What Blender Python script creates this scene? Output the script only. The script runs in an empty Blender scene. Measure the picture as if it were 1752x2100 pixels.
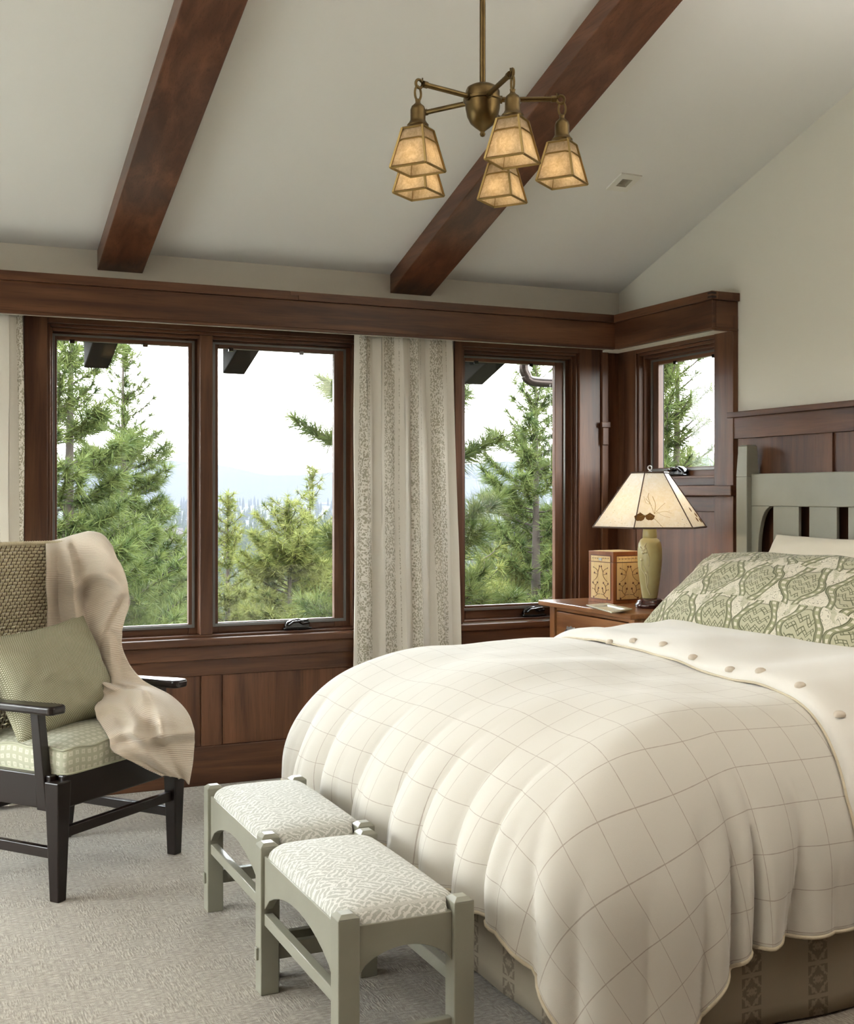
import bpy, bmesh, math, random
import numpy as np
from mathutils import Vector, Matrix

scene = bpy.context.scene
C = scene.collection
PI = math.pi
random.seed(7)

# ------------------------------------------------------------------ camera
FPX, CXP, CYP, EYE, YAW = 2450.0, 876.0, 1018.0, 1.35, math.radians(24.3)
SN, CS = math.sin(YAW), math.cos(YAW)
cam_data = bpy.data.cameras.new('camera')
cam = bpy.data.objects.new('camera', cam_data)
C.objects.link(cam)
cam.location = (0, 0, EYE)
cam.rotation_euler = (PI / 2, 0, -YAW)
cam_data.sensor_fit = 'HORIZONTAL'
cam_data.sensor_width = 36.0
cam_data.lens = 36.0 * FPX / 1752.0
cam_data.shift_y = -(1050.0 - CYP) / 1752.0
cam_data.clip_start = 0.05
cam_data.clip_end = 60000
scene.camera = cam

# ------------------------------------------------------------------ sky, exposure
SKY_STRENGTH = 5.2
world = bpy.data.worlds.new('sky')
scene.world = world
world.use_nodes = True
wn = world.node_tree
wn.nodes.clear()
w_out = wn.nodes.new('ShaderNodeOutputWorld')
w_bg = wn.nodes.new('ShaderNodeBackground')
w_tc = wn.nodes.new('ShaderNodeTexCoord')
w_sep = wn.nodes.new('ShaderNodeSeparateXYZ')
w_ramp = wn.nodes.new('ShaderNodeValToRGB')
w_ramp.color_ramp.elements[0].position = 0.0
w_ramp.color_ramp.elements[0].color = (1.0, 0.985, 0.955, 1)
w_ramp.color_ramp.elements[1].position = 0.7
w_ramp.color_ramp.elements[1].color = (0.83, 0.915, 1.0, 1)
wn.links.new(w_tc.outputs['Generated'], w_sep.inputs[0])
wn.links.new(w_sep.outputs['Z'], w_ramp.inputs[0])
wn.links.new(w_ramp.outputs[0], w_bg.inputs['Color'])
w_bg.inputs['Strength'].default_value = SKY_STRENGTH
wn.links.new(w_bg.outputs[0], w_out.inputs['Surface'])

vs = scene.view_settings
vs.view_transform = 'Standard'
vs.look = 'None'
vs.gamma = 1.0
vs.use_curve_mapping = False
vs.exposure = 2.12
cy = scene.cycles
cy.max_bounces = 8
cy.diffuse_bounces = 3
cy.use_adaptive_sampling = True
cy.adaptive_threshold = .03
cy.glossy_bounces = 3
cy.transparent_max_bounces = 48
cy.transmission_bounces = 8
cy.volume_bounces = 0
cy.sample_clamp_indirect = 8.0
cy.caustics_reflective = False
cy.caustics_refractive = False

# ------------------------------------------------------------------ pixel helpers (image taken as 1752x2100)
def dirv(px, py):
    u = (px - CXP) / FPX
    v = (CYP - py) / FPX
    return Vector((u * CS + SN, -u * SN + CS, v))
EYEP = Vector((0, 0, EYE))
def at(px, py, depth):
    return EYEP + dirv(px, py) * depth
def onY(px, py, y):
    d = dirv(px, py); return EYEP + d * (y / d.y)
def onX(px, py, x):
    d = dirv(px, py); return EYEP + d * (x / d.x)
def onZ(px, py, z):
    d = dirv(px, py); return EYEP + d * ((z - EYE) / d.z)

# ------------------------------------------------------------------ node helpers
class Ex:
    def __init__(s, nt, sock): s.nt, s.s = nt, sock
    def __add__(a, b): return mth('ADD', a, b)
    def __radd__(a, b): return mth('ADD', a, b)
    def __sub__(a, b): return mth('SUBTRACT', a, b)
    def __rsub__(a, b): return mth('SUBTRACT', b, a)
    def __mul__(a, b): return mth('MULTIPLY', a, b)
    def __rmul__(a, b): return mth('MULTIPLY', a, b)
    def __truediv__(a, b): return mth('DIVIDE', a, b)
def mth(op, *a):
    nt = next(x.nt for x in a if isinstance(x, Ex))
    n = nt.nodes.new('ShaderNodeMath'); n.operation = op
    for i, v in enumerate(a):
        if isinstance(v, Ex): nt.links.new(v.s, n.inputs[i])
        else: n.inputs[i].default_value = v
    return Ex(nt, n.outputs[0])
def esin(a): return mth('SINE', a)
def eabs(a): return mth('ABSOLUTE', a)
def efract(a): return mth('FRACT', a)
def efloor(a): return mth('FLOOR', a)
def emin(a, b): return mth('MINIMUM', a, b)
def emax(a, b): return mth('MAXIMUM', a, b)
def egt(a, b): return mth('GREATER_THAN', a, b)
def elt(a, b): return mth('LESS_THAN', a, b)
def esqrt(a): return mth('SQRT', a)
def estep(a, e0, e1):
    n = a.nt.nodes.new('ShaderNodeMapRange'); n.interpolation_type = 'SMOOTHSTEP'
    a.nt.links.new(a.s, n.inputs['Value'])
    n.inputs['From Min'].default_value = e0; n.inputs['From Max'].default_value = e1
    return Ex(a.nt, n.outputs[0])
def mixc(nt, f, a, b, mode='MIX'):
    n = nt.nodes.new('ShaderNodeMix'); n.data_type = 'RGBA'; n.blend_type = mode
    for i, v in ((0, f), (6, a), (7, b)):
        if isinstance(v, Ex): nt.links.new(v.s, n.inputs[i])
        elif i == 0: n.inputs[0].default_value = v
        else: n.inputs[i].default_value = (*v, 1)
    return Ex(nt, n.outputs[2])
def uvxy(nt):
    n = nt.nodes.new('ShaderNodeUVMap'); s = nt.nodes.new('ShaderNodeSeparateXYZ')
    nt.links.new(n.outputs[0], s.inputs[0])
    return Ex(nt, s.outputs[0]), Ex(nt, s.outputs[1])
def vec3(nt, x, y, z):
    n = nt.nodes.new('ShaderNodeCombineXYZ')
    for i, v in enumerate((x, y, z)):
        if isinstance(v, Ex): nt.links.new(v.s, n.inputs[i])
        else: n.inputs[i].default_value = v
    return Ex(nt, n.outputs[0])
def posxyz(nt, obj=False):
    s = nt.nodes.new('ShaderNodeSeparateXYZ')
    if obj:
        n = nt.nodes.new('ShaderNodeTexCoord'); nt.links.new(n.outputs['Object'], s.inputs[0])
    else:
        n = nt.nodes.new('ShaderNodeNewGeometry'); nt.links.new(n.outputs['Position'], s.inputs[0])
    return [Ex(nt, s.outputs[i]) for i in range(3)]
def noise(nt, vec, scale=5, detail=3, rough=.5, dist=0.0, color=False):
    n = nt.nodes.new('ShaderNodeTexNoise')
    if vec is not None: nt.links.new(vec.s, n.inputs['Vector'])
    n.inputs['Scale'].default_value = scale; n.inputs['Detail'].default_value = detail
    n.inputs['Roughness'].default_value = rough; n.inputs['Distortion'].default_value = dist
    return Ex(nt, n.outputs[1 if color else 0])
def voro(nt, vec, scale=5, feature='F1', out='Distance', rand=1.0):
    n = nt.nodes.new('ShaderNodeTexVoronoi'); n.feature = feature
    if vec is not None: nt.links.new(vec.s, n.inputs['Vector'])
    n.inputs['Scale'].default_value = scale; n.inputs['Randomness'].default_value = rand
    return Ex(nt, n.outputs[out])
def setin(nt, node, name, v):
    if isinstance(v, Ex): nt.links.new(v.s, node.inputs[name])
    elif isinstance(v, (tuple, list)): node.inputs[name].default_value = (*v, 1) if len(v) == 3 else v
    else: node.inputs[name].default_value = v
def bump(nt, b, h, strength=.3, dist=.01):
    n = nt.nodes.new('ShaderNodeBump')
    n.inputs['Strength'].default_value = strength; n.inputs['Distance'].default_value = dist
    nt.links.new(h.s, n.inputs['Height']); nt.links.new(n.outputs[0], b.inputs['Normal'])
MATS = {}
def mat(name, fn):
    m = bpy.data.materials.new(name); m.use_nodes = True
    nt = m.node_tree
    b = nt.nodes['Principled BSDF']
    fn(nt, b)
    MATS[name] = m
    return m
def plain(name, col, rough=.6, metal=0., spec=.5, coat=0., sheen=0., bumpy=0., bscale=200):
    def f(nt, b):
        setin(nt, b, 'Base Color', col); setin(nt, b, 'Roughness', rough); setin(nt, b, 'Metallic', metal)
        setin(nt, b, 'Specular IOR Level', spec); setin(nt, b, 'Coat Weight', coat); setin(nt, b, 'Sheen Weight', sheen)
        if bumpy:
            x, y, z = posxyz(nt)
            bump(nt, b, noise(nt, vec3(nt, x, y, z), bscale, 3), bumpy, .003)
    return mat(name, f)
def srgb(r, g, b):
    def l(c):
        c /= 255.; return c / 12.92 if c <= .04045 else ((c + .055) / 1.055) ** 2.4
    return (l(r), l(g), l(b))
def objrandom(nt):
    n = nt.nodes.new('ShaderNodeObjectInfo'); return Ex(nt, n.outputs['Random'])
def wood(name, axis, c1, c2, rough=.44, coat=.10, grain=1.0, spec=.35):
    def f(nt, b):
        p = posxyz(nt); r = objrandom(nt)
        sc = [14.0 * grain] * 3; sc[axis] = 1.1
        fs = [170.0] * 3; fs[axis] = 7.0
        v = vec3(nt, *[p[i] * sc[i] + r * (7.3 + 5.1 * i) for i in range(3)])
        n1 = noise(nt, v, 1.0, 3, .55, .7)
        n2 = noise(nt, vec3(nt, *[p[i] * fs[i] + r * 11.0 for i in range(3)]), 1.0, 2, .6)
        n3 = noise(nt, vec3(nt, *[p[i] * (2.2 if i != axis else .7) + r * 9.0 for i in range(3)]), 1.0, 2, .5)
        fac = estep(n1 * .75 + n3 * .35, .33, .78)
        col = mixc(nt, fac, c1, c2)
        col = mixc(nt, estep(n2, .50, .78) * .38, col, tuple(q * .35 for q in c1))
        val = r * .22 + .89
        col = mixc(nt, 1.0, col, vec3(nt, val, val, val), 'MULTIPLY')
        setin(nt, b, 'Base Color', col)
        setin(nt, b, 'Roughness', n1 * .12 + (rough - .06)); setin(nt, b, 'Specular IOR Level', spec)
        setin(nt, b, 'Coat Weight', coat); setin(nt, b, 'Coat Roughness', .22)
        bump(nt, b, n2, .08, .002)
    return mat(name, f)

# ------------------------------------------------------------------ mesh helpers
class M:
    def __init__(s): s.v, s.f = [], []
    def add(s, vs, fs):
        o = len(s.v); s.v += [tuple(p) for p in vs]; s.f += [tuple(i + o for i in q) for q in fs]; return s
    def box(s, x0, x1, y0, y1, z0, z1, mtx=None):
        vs = [Vector((x, y, z)) for z in (z0, z1) for y in (y0, y1) for x in (x0, x1)]
        if mtx is not None: vs = [mtx @ p for p in vs]
        return s.add(vs, [(0, 2, 3, 1), (4, 5, 7, 6), (0, 1, 5, 4), (2, 6, 7, 3), (0, 4, 6, 2), (1, 3, 7, 5)])
    def hexa(s, bottom, top):
        return s.add(list(bottom) + list(top), [(3, 2, 1, 0), (4, 5, 6, 7), (0, 1, 5, 4), (1, 2, 6, 5), (2, 3, 7, 6), (3, 0, 4, 7)])
    def prism(s, poly, fn):
        """poly: list of 2-D points; fn(p, side) -> 3-D for side 0/1"""
        n = len(poly)
        vs = [fn(p, 0) for p in poly] + [fn(p, 1) for p in poly]
        fs = [tuple(range(n - 1, -1, -1)), tuple(range(n, 2 * n))]
        fs += [(i, (i + 1) % n, n + (i + 1) % n, n + i) for i in range(n)]
        return s.add(vs, fs)
    def lathe(s, prof, seg=32, mtx=None, cap=True):
        vs = []
        for r, z in prof:
            for k in range(seg):
                a = 2 * PI * k / seg
                p = Vector((r * math.cos(a), r * math.sin(a), z)); vs.append(mtx @ p if mtx is not None else p)
        fs = []
        for i in range(len(prof) - 1):
            for k in range(seg):
                fs.append((i * seg + k, i * seg + (k + 1) % seg, (i + 1) * seg + (k + 1) % seg, (i + 1) * seg + k))
        if cap:
            fs.append(tuple(range(seg - 1, -1, -1))); fs.append(tuple((len(prof) - 1) * seg + k for k in range(seg)))
        return s.add(vs, fs)
    def tube(s, pts, rad, seg=8, closed=False, flat=1.0):
        pts = [Vector(p) for p in pts]; n = len(pts)
        rads = rad if isinstance(rad, (list, tuple)) else [rad] * n
        vs, fs, up = [], [], None
        for i, p in enumerate(pts):
            if closed: t = pts[(i + 1) % n] - pts[i - 1]
            else: t = pts[min(i + 1, n - 1)] - pts[max(i - 1, 0)]
            t.normalize()
            if up is None:
                up = Vector((0, 0, 1)) if abs(t.z) < .9 else Vector((1, 0, 0))
            a = t.cross(up)
            if a.length < 1e-6: a = t.cross(Vector((.3, 1, .2)))
            a.normalize(); bb = a.cross(t).normalized(); up = bb
            for k in range(seg):
                w = 2 * PI * k / seg
                vs.append(p + a * (math.cos(w) * rads[i]) + bb * (math.sin(w) * rads[i] * flat))
        m = n if closed else n - 1
        for i in range(m):
            for k in range(seg):
                j = (i + 1) % n
                fs.append((i * seg + k, i * seg + (k + 1) % seg, j * seg + (k + 1) % seg, j * seg + k))
        if not closed:
            fs.append(tuple(range(seg - 1, -1, -1))); fs.append(tuple((n - 1) * seg + k for k in range(seg)))
        return s.add(vs, fs)
    def build(s, name, material, parent=None, smooth=False, bevel=0., loc=None, seg=2):
        me = bpy.data.meshes.new(name); me.from_pydata(s.v, [], s.f); me.update()
        bm = bmesh.new(); bm.from_mesh(me); bmesh.ops.recalc_face_normals(bm, faces=bm.faces); bm.to_mesh(me); bm.free()
        me.materials.append(material)
        if smooth is True:
            me.polygons.foreach_set('use_smooth', [True] * len(me.polygons))
        elif smooth:
            me.polygons.foreach_set('use_smooth', [True] * len(me.polygons)); me.set_sharp_from_angle(angle=math.radians(smooth))
        o = bpy.data.objects.new(name, me); C.objects.link(o)
        if parent is not None:
            o.parent = parent
            if parent.type == 'EMPTY' or parent.parent is not None or True:
                o.matrix_parent_inverse = PINV.get(parent.name, Matrix.Identity(4))
        if bevel:
            md = o.modifiers.new('bevel', 'BEVEL'); md.width = bevel; md.segments = seg; md.limit_method = 'ANGLE'; md.angle_limit = math.radians(35)
        return o
PINV = {}
def gridobj(name, P, UV, material, parent=None, closeu=False, closev=False, thick=0., smooth=True, subsurf=0):
    nu, nv = P.shape[:2]
    me = bpy.data.meshes.new(name)
    faces = []
    for i in range(nu if closeu else nu - 1):
        for j in range(nv if closev else nv - 1):
            i2, j2 = (i + 1) % nu, (j + 1) % nv
            faces.append((i * nv + j, i2 * nv + j, i2 * nv + j2, i * nv + j2))
    me.from_pydata(P.reshape(-1, 3).tolist(), [], faces)
    if UV is not None:
        uvl = me.uv_layers.new(name='UVMap')
        li = np.zeros(len(me.loops), dtype=np.int32); me.loops.foreach_get('vertex_index', li)
        uvl.data.foreach_set('uv', UV.reshape(-1, 2)[li].astype(np.float32).ravel())
    me.polygons.foreach_set('use_smooth', [smooth] * len(me.polygons))
    me.materials.append(material); me.update()
    o = bpy.data.objects.new(name, me); C.objects.link(o)
    if parent is not None:
        o.parent = parent; o.matrix_parent_inverse = PINV.get(parent.name, Matrix.Identity(4))
    if thick:
        md = o.modifiers.new('solid', 'SOLIDIFY'); md.thickness = thick; md.offset = -1
    if subsurf:
        md = o.modifiers.new('sub', 'SUBSURF'); md.levels = subsurf; md.render_levels = subsurf
    return o
def thing(name, label, cat, loc=(0, 0, 0), group=None, rotz=0.0):
    o = bpy.data.objects.new(name, None); C.objects.link(o)
    o.location = loc; o.rotation_euler = (0, 0, rotz); o.empty_display_size = .1
    o['label'] = label; o['category'] = cat
    if group: o['group'] = group
    PINV[o.name] = (Matrix.Translation(loc) @ Matrix.Rotation(rotz, 4, 'Z')).inverted()   # parts are modelled in world space
    return o
def tag(o, label=None, cat=None, group=None, kind=None):
    if label: o['label'] = label
    if cat: o['category'] = cat
    if group: o['group'] = group
    if kind: o['kind'] = kind
    return o
def struct(o, label=None):
    o['kind'] = 'structure'
    if label: o['label'] = label
    return o
def copy_tree(o, parent=None):
    c = o.copy(); C.objects.link(c)
    if parent is not None: c.parent = parent; c.matrix_parent_inverse = o.matrix_parent_inverse.copy()
    for ch in o.children: copy_tree(ch, c)
    return c
def crom(pts, n):
    """Catmull-Rom through rows of an (k, d) array, n samples"""
    pts = np.asarray(pts, float); k = len(pts)
    ext = np.vstack([2 * pts[0] - pts[1], pts, 2 * pts[-1] - pts[-2]])
    t = np.linspace(0, k - 1, n); i = np.minimum(t.astype(int), k - 2); f = (t - i)[:, None]
    p0, p1, p2, p3 = ext[i], ext[i + 1], ext[i + 2], ext[i + 3]
    return .5 * (2 * p1 + (p2 - p0) * f + (2 * p0 - 5 * p1 + 4 * p2 - p3) * f ** 2 + (3 * p1 - p0 - 3 * p2 + p3) * f ** 3)
def vnoise(x, y, seed=0):
    """smooth value noise on arrays, about -1..1"""
    rs = np.random.RandomState(seed); T = rs.rand(64, 64) * 2 - 1
    xi, yi = np.floor(x).astype(int), np.floor(y).astype(int)
    fx, fy = x - xi, y - yi
    fx, fy = fx * fx * (3 - 2 * fx), fy * fy * (3 - 2 * fy)
    g = lambda a, b: T[a % 64, b % 64]
    return (g(xi, yi) * (1 - fx) + g(xi + 1, yi) * fx) * (1 - fy) + (g(xi, yi + 1) * (1 - fx) + g(xi + 1, yi + 1) * fx) * fy
def sstep(x, a, b):
    t = np.clip((x - a) / (b - a), 0, 1); return t * t * (3 - 2 * t)

# ================================================================== materials
MAH1, MAH2 = (.052, .0195, .0095), (.170, .073, .035)
W_X = wood('mahogany along x', 0, MAH1, MAH2)
W_Y = wood('mahogany along y', 1, MAH1, MAH2)
W_Z = wood('mahogany along z', 2, MAH1, MAH2)
BEAM = wood('beam mahogany', 1, (.070, .026, .014), (.20, .082, .043), rough=.34, coat=.25)
CH1, CH2 = (.20, .075, .026), (.42, .185, .070)
CHERRY_Y = wood('cherry along y', 1, CH1, CH2, rough=.30, coat=.4)
CHERRY_Z = wood('cherry along z', 2, CH1, CH2, rough=.30, coat=.4)
DARKW = plain('dark espresso wood', (.012, .0068, .0058), .30, coat=.15, spec=.35)
SAGE = mat('sage paint', lambda nt, b: (
    setin(nt, b, 'Base Color', mixc(nt, noise(nt, vec3(nt, *posxyz(nt)), 7, 4), (.235, .228, .178), (.30, .292, .232))),
    setin(nt, b, 'Roughness', .42), setin(nt, b, 'Coat Weight', .15)))
PLASTER = plain('cream plaster', (.72, .69, .60), .85)
CEILW = plain('white ceiling paint', (.82, .81, .77), .9)
ALU = plain('grey metal strip', (.17, .165, .155), .4, metal=.6)
BRONZEK = plain('black bronze latch', (.018, .015, .013), .22, metal=.5, coat=.5)
DARKOUT = plain('darkened outer frame', (.012, .010, .009), .6, spec=.2)  # outer half of the frames, coloured dark so skylight doesn't bleach it
DARKLINE = plain('dark recess', (.012, .006, .004), .8)
def f_glass(nt, b):
    nt.nodes.remove(b)
    out = nt.nodes['Material Output']
    t = nt.nodes.new('ShaderNodeBsdfTransparent'); t.inputs[0].default_value = (.97, .985, .975, 1)
    g = nt.nodes.new('ShaderNodeBsdfGlossy'); g.inputs['Roughness'].default_value = .02
    ge = nt.nodes.new('ShaderNodeNewGeometry'); dt = nt.nodes.new('ShaderNodeVectorMath'); dt.operation = 'DOT_PRODUCT'
    nt.links.new(ge.outputs['Incoming'], dt.inputs[0]); nt.links.new(ge.outputs['Normal'], dt.inputs[1])
    fz = mth('POWER', 1.0 - eabs(Ex(nt, dt.outputs['Value'])), 5.0) * .96 + .03     # Schlick reflectance
    mx = nt.nodes.new('ShaderNodeMixShader')
    nt.links.new(fz.s, mx.inputs[0]); nt.links.new(t.outputs[0], mx.inputs[1]); nt.links.new(g.outputs[0], mx.inputs[2])
    nt.links.new(mx.outputs[0], out.inputs['Surface'])
GLASS = mat('window glass', f_glass)
def f_carpet(nt, b):
    x, y, z = posxyz(nt)
    n1 = noise(nt, vec3(nt, x, y, z), 1.3, 2)
    # broken ribs in two directions
    k = noise(nt, vec3(nt, x, y, z), 9, 2, .6)
    ribs1 = noise(nt, vec3(nt, x * 34., y * 190., 0.), 1.0, 2, .5)
    ribs2 = noise(nt, vec3(nt, x * 190., y * 34., 3.), 1.0, 2, .5)
    pick = estep(k, .42, .58)
    h = ribs1 * pick + ribs2 * (1.0 - pick)
    gx = eabs(efract(x * 46.) - .5); gy = eabs(efract(y * 46.) - .5)
    fine = noise(nt, vec3(nt, x, y, z), 420, 2)
    hh = h * .7 + fine * .3 + emin(gx, gy) * .15
    c = mixc(nt, estep(hh, .38, .72), (.23, .195, .15), (.50, .45, .375))
    setin(nt, b, 'Base Color', mixc(nt, n1 * .25, c, (.34, .29, .23))); setin(nt, b, 'Roughness', .97)
    setin(nt, b, 'Specular IOR Level', .1); setin(nt, b, 'Sheen Weight', .25)
    bump(nt, b, hh, .55, .012)
CARPET = mat('carpet', f_carpet)

def sprig(nt, u, v, sc):
    """tiny leaf sprigs: 0..1 mask"""
    d = noise(nt, vec3(nt, u, v, 0.), sc * .6, 1, color=True)
    w = voro(nt, vec3(nt, u * 1.0, v * .55, 0.), sc, 'F1')
    w2 = voro(nt, vec3(nt, u * .6 + v * .5, v * .6 - u * .5, 4.), sc * 1.2, 'F1')
    return emax(elt(w, .42), elt(w2, .38))
def f_curtain(nt, b):
    u, v = uvxy(nt)
    t = efract(u / .22)
    band = estep(t, .30, .36) * (1.0 - estep(t, .72, .78))
    edge = noise(nt, vec3(nt, u, v, 0.), 90, 2)
    mask = elt(edge, band * 1.4 - .2) * sprig(nt, u, v, 130)
    line = elt(eabs(t - .90), .012) * sprig(nt, u, v, 170)
    weave = noise(nt, vec3(nt, u * 900., v * 60., 0.), 1, 2)
    base = mixc(nt, weave * .35, (.78, .735, .65), (.66, .61, .52))
    col = mixc(nt, mth('MINIMUM', mask + line, 1.0) * .66, base, (.235, .20, .105))
    setin(nt, b, 'Base Color', col); setin(nt, b, 'Roughness', .9); setin(nt, b, 'Sheen Weight', .2); setin(nt, b, 'Specular IOR Level', .2)
    bump(nt, b, weave + noise(nt, vec3(nt, u, v * .4, 0.), 40, 3), .25, .004)
    tr = nt.nodes.new('ShaderNodeBsdfTranslucent'); nt.links.new(col.s, tr.inputs[0])
    mx = nt.nodes.new('ShaderNodeMixShader'); mx.inputs[0].default_value = .22
    nt.links.new(b.outputs[0], mx.inputs[1]); nt.links.new(tr.outputs[0], mx.inputs[2]); nt.links.new(mx.outputs[0], nt.nodes['Material Output'].inputs['Surface'])
CURT = mat('curtain linen', f_curtain)
def f_duvet(nt, b):
    u, v = uvxy(nt)
    P = .108
    wob = noise(nt, vec3(nt, u, v, 0.), 60, 2) * .0015
    l1 = elt(eabs(efract(u / P + .3) - .5) * P, wob + .0002); l2 = elt(eabs(efract(v / P + .15) - .5) * P, wob + .0004)
    seam = elt(eabs(v - 2.76), .0016)
    n = noise(nt, vec3(nt, u, v, 0.), 500, 2)
    base = mixc(nt, n * .4, (.66, .622, .555), (.585, .55, .485))
    col = mixc(nt, emax(l1, l2) * .5, base, (.22, .14, .10))
    setin(nt, b, 'Base Color', col); setin(nt, b, 'Roughness', .92); setin(nt, b, 'Sheen Weight', .35); setin(nt, b, 'Specular IOR Level', .15)
    bump(nt, b, n, .10, .004)
DUVET = mat('duvet flannel', f_duvet)
FLAP = plain('duvet flap cotton', (.74, .705, .645), .9, sheen=.3, bumpy=.12, bscale=60, spec=.2)
CORD = plain('twisted cord', (.60, .52, .38), .85, bumpy=.5, bscale=260)
CREAM = plain('cream cotton', (.74, .68, .56), .9, sheen=.2, bumpy=.1, bscale=50, spec=.2)
def f_skirt(nt, b):
    u, v = uvxy(nt)
    t = efract(u / .21); band = elt(eabs(t - .5), .15)
    cu = (t - .5) * .21; cv = efract(v / .085) - .5
    r = noise(nt, vec3(nt, eabs(cu) * 70., eabs(cv) * 5., efloor(u / .21) * 0.), 1.0, 2)
    mot = band * estep(r, .42, .50) * elt(eabs(cv), .44)
    n = noise(nt, vec3(nt, u * 600., v * 600., 0.), 1, 1)
    base = mixc(nt, n * .4, (.34, .29, .215), (.27, .225, .165))
    setin(nt, b, 'Base Color', mixc(nt, mot * .7, base, (.15, .115, .085))); setin(nt, b, 'Roughness', .95); setin(nt, b, 'Specular IOR Level', .15)
SKIRT = mat('bed skirt cloth', f_skirt)
def f_knot(nt, b):
    u, v = uvxy(nt)            # metres on the pillow
    d = noise(nt, vec3(nt, u, v, 0.), 7, 2)
    uu = u + (d - .5) * .075; vv = v + (noise(nt, vec3(nt, u, v, 5.), 7, 2) - .5) * .075
    P = .24
    a = uu / P
    half = efloor(vv / .20)
    a = a + half * .5
    t = efract(a) - .5; q = efract(vv / .20) - .5
    ogee = eabs(eabs(t) - (esin(q * 6.2832 + 1.57) * .13 + .28))
    band = elt(ogee, .075); bandl = elt(eabs(ogee - .075), .014) + elt(eabs(ogee - .045), .006)
    beads = elt(eabs(efract(vv / .025) - .5), .22) * elt(ogee, .03)
    rr = esqrt(t * t * 1.3 + q * q)
    inside = elt(rr, .33)
    d1 = efract((t + q) * 5.5 + .25); d2 = efract((t - q) * 5.5 + .25)
    w1 = eabs(d1 - .5); w2 = eabs(d2 - .5)
    par = egt(esin((t + q) * 17.3) * esin((t - q) * 17.3), 0.0)
    strap1 = elt(w1, .30); strap2 = elt(w2, .30)
    ln1 = elt(eabs(w1 - .30), .055); ln2 = elt(eabs(w2 - .30), .055)
    top1 = par
    lines = emin(mth('MAXIMUM', ln1 * emax(top1, 1.0 - strap2), ln2 * emax(1.0 - top1, 1.0 - strap1)), 1.0) * inside
    straps = emax(strap1, strap2) * inside
    ring = elt(eabs(rr - .36), .045); ringl = elt(eabs(eabs(rr - .36) - .045), .012)
    sw = noise(nt, vec3(nt, uu, vv, 2.), 16, 1, .5, 2.2)
    swl = elt(eabs(efract(sw * 7.) - .5), .07) * (1.0 - inside)
    leaf = estep(noise(nt, vec3(nt, uu, vv, 9.), 17, 1), .56, .60) * (1.0 - inside)
    base = (.68, .63, .51)
    g1 = (.34, .335, .20); g2 = (.46, .44, .30); dk = (.13, .13, .07)
    c = mixc(nt, leaf * .8, base, g2)
    c = mixc(nt, swl * .7, c, dk)
    c = mixc(nt, ring, c, g2); c = mixc(nt, emin(ringl, 1.0) * .8, c, dk)
    c = mixc(nt, inside * .6, c, g1)
    c = mixc(nt, straps * .9, c, g2)
    c = mixc(nt, lines, c, dk)
    c = mixc(nt, band, c, g1); c = mixc(nt, emin(bandl, 1.0), c, dk); c = mixc(nt, beads * .9, c, base)
    setin(nt, b, 'Base Color', c); setin(nt, b, 'Roughness', .85); setin(nt, b, 'Sheen Weight', .2); setin(nt, b, 'Specular IOR Level', .25)
    bump(nt, b, noise(nt, vec3(nt, u, v, 0.), 30, 3), .12, .004)
KNOT = mat('interlace print cotton', f_knot)
def f_stool(nt, b):
    u, v = uvxy(nt)
    P = .075
    a = (u + v) / P; c_ = (u - v) / P
    par = egt(efract((efloor(a) + efloor(c_)) * .5), .25)
    fa, fc = efract(a) - .5, efract(c_) - .5
    wob = (noise(nt, vec3(nt, u, v, 0.), 55, 2) - .5) * .35
    s1 = eabs(efract((fa + wob) * 3.4) - .5); s2 = eabs(efract((fc + wob) * 3.4) - .5)
    s = s1 * par + s2 * (1.0 - par)
    blob = noise(nt, vec3(nt, u, v, 3.), 75, 2)
    edge = emax(eabs(fa), eabs(fc))
    m = emax(elt(s + edge * .18, .25), elt(blob, .40))
    m = m * egt(noise(nt, vec3(nt, u, v, 6.), 120, 1), .36)
    setin(nt, b, 'Base Color', mixc(nt, m, (.40, .395, .345), (.62, .61, .56))); setin(nt, b, 'Roughness', .8); setin(nt, b, 'Sheen Weight', .2)
    bump(nt, b, m, .08, .002)
STOOLF = mat('grey brushstroke print', f_stool)
def f_seat(nt, b):
    u, v = uvxy(nt)
    P = .028
    n = noise(nt, vec3(nt, u, v, 0.), 60, 2)
    du = eabs(efract(u / P + (n - .5) * .25) - .5); dv = eabs(efract(v / P + (n - .5) * .25) - .5)
    r = emax(du, dv)
    m = elt(r, .28) * egt(r, .07)
    w = noise(nt, vec3(nt, u, v, 0.), 700, 1)
    base = mixc(nt, w * .6, (.42, .42, .30), (.54, .535, .41))
    setin(nt, b, 'Base Color', mixc(nt, m * .75, base, (.68, .66, .55))); setin(nt, b, 'Roughness', .9); setin(nt, b, 'Sheen Weight', .2); setin(nt, b, 'Specular IOR Level', .2)
    bump(nt, b, w + n, .12, .003)
SEATF = mat('pale green square weave', f_seat)
def f_tweed(nt, b):
    u, v = uvxy(nt)
    P = .0078
    a = efract((u + v) / P) - .5; c_ = efract((u - v) / P) - .5
    m = estep(emax(eabs(a), eabs(c_)), .18, .42)
    n = noise(nt, vec3(nt, u, v, 0.), 30, 3)
    col = mixc(nt, m, mixc(nt, n, (.58, .55, .42), (.72, .68, .54)), (.19, .185, .10))
    setin(nt, b, 'Base Color', col); setin(nt, b, 'Roughness', .92); setin(nt, b, 'Specular IOR Level', .15)
    bump(nt, b, 1.0 - m, .35, .003)
TWEED = mat('green basket weave', f_tweed)
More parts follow.
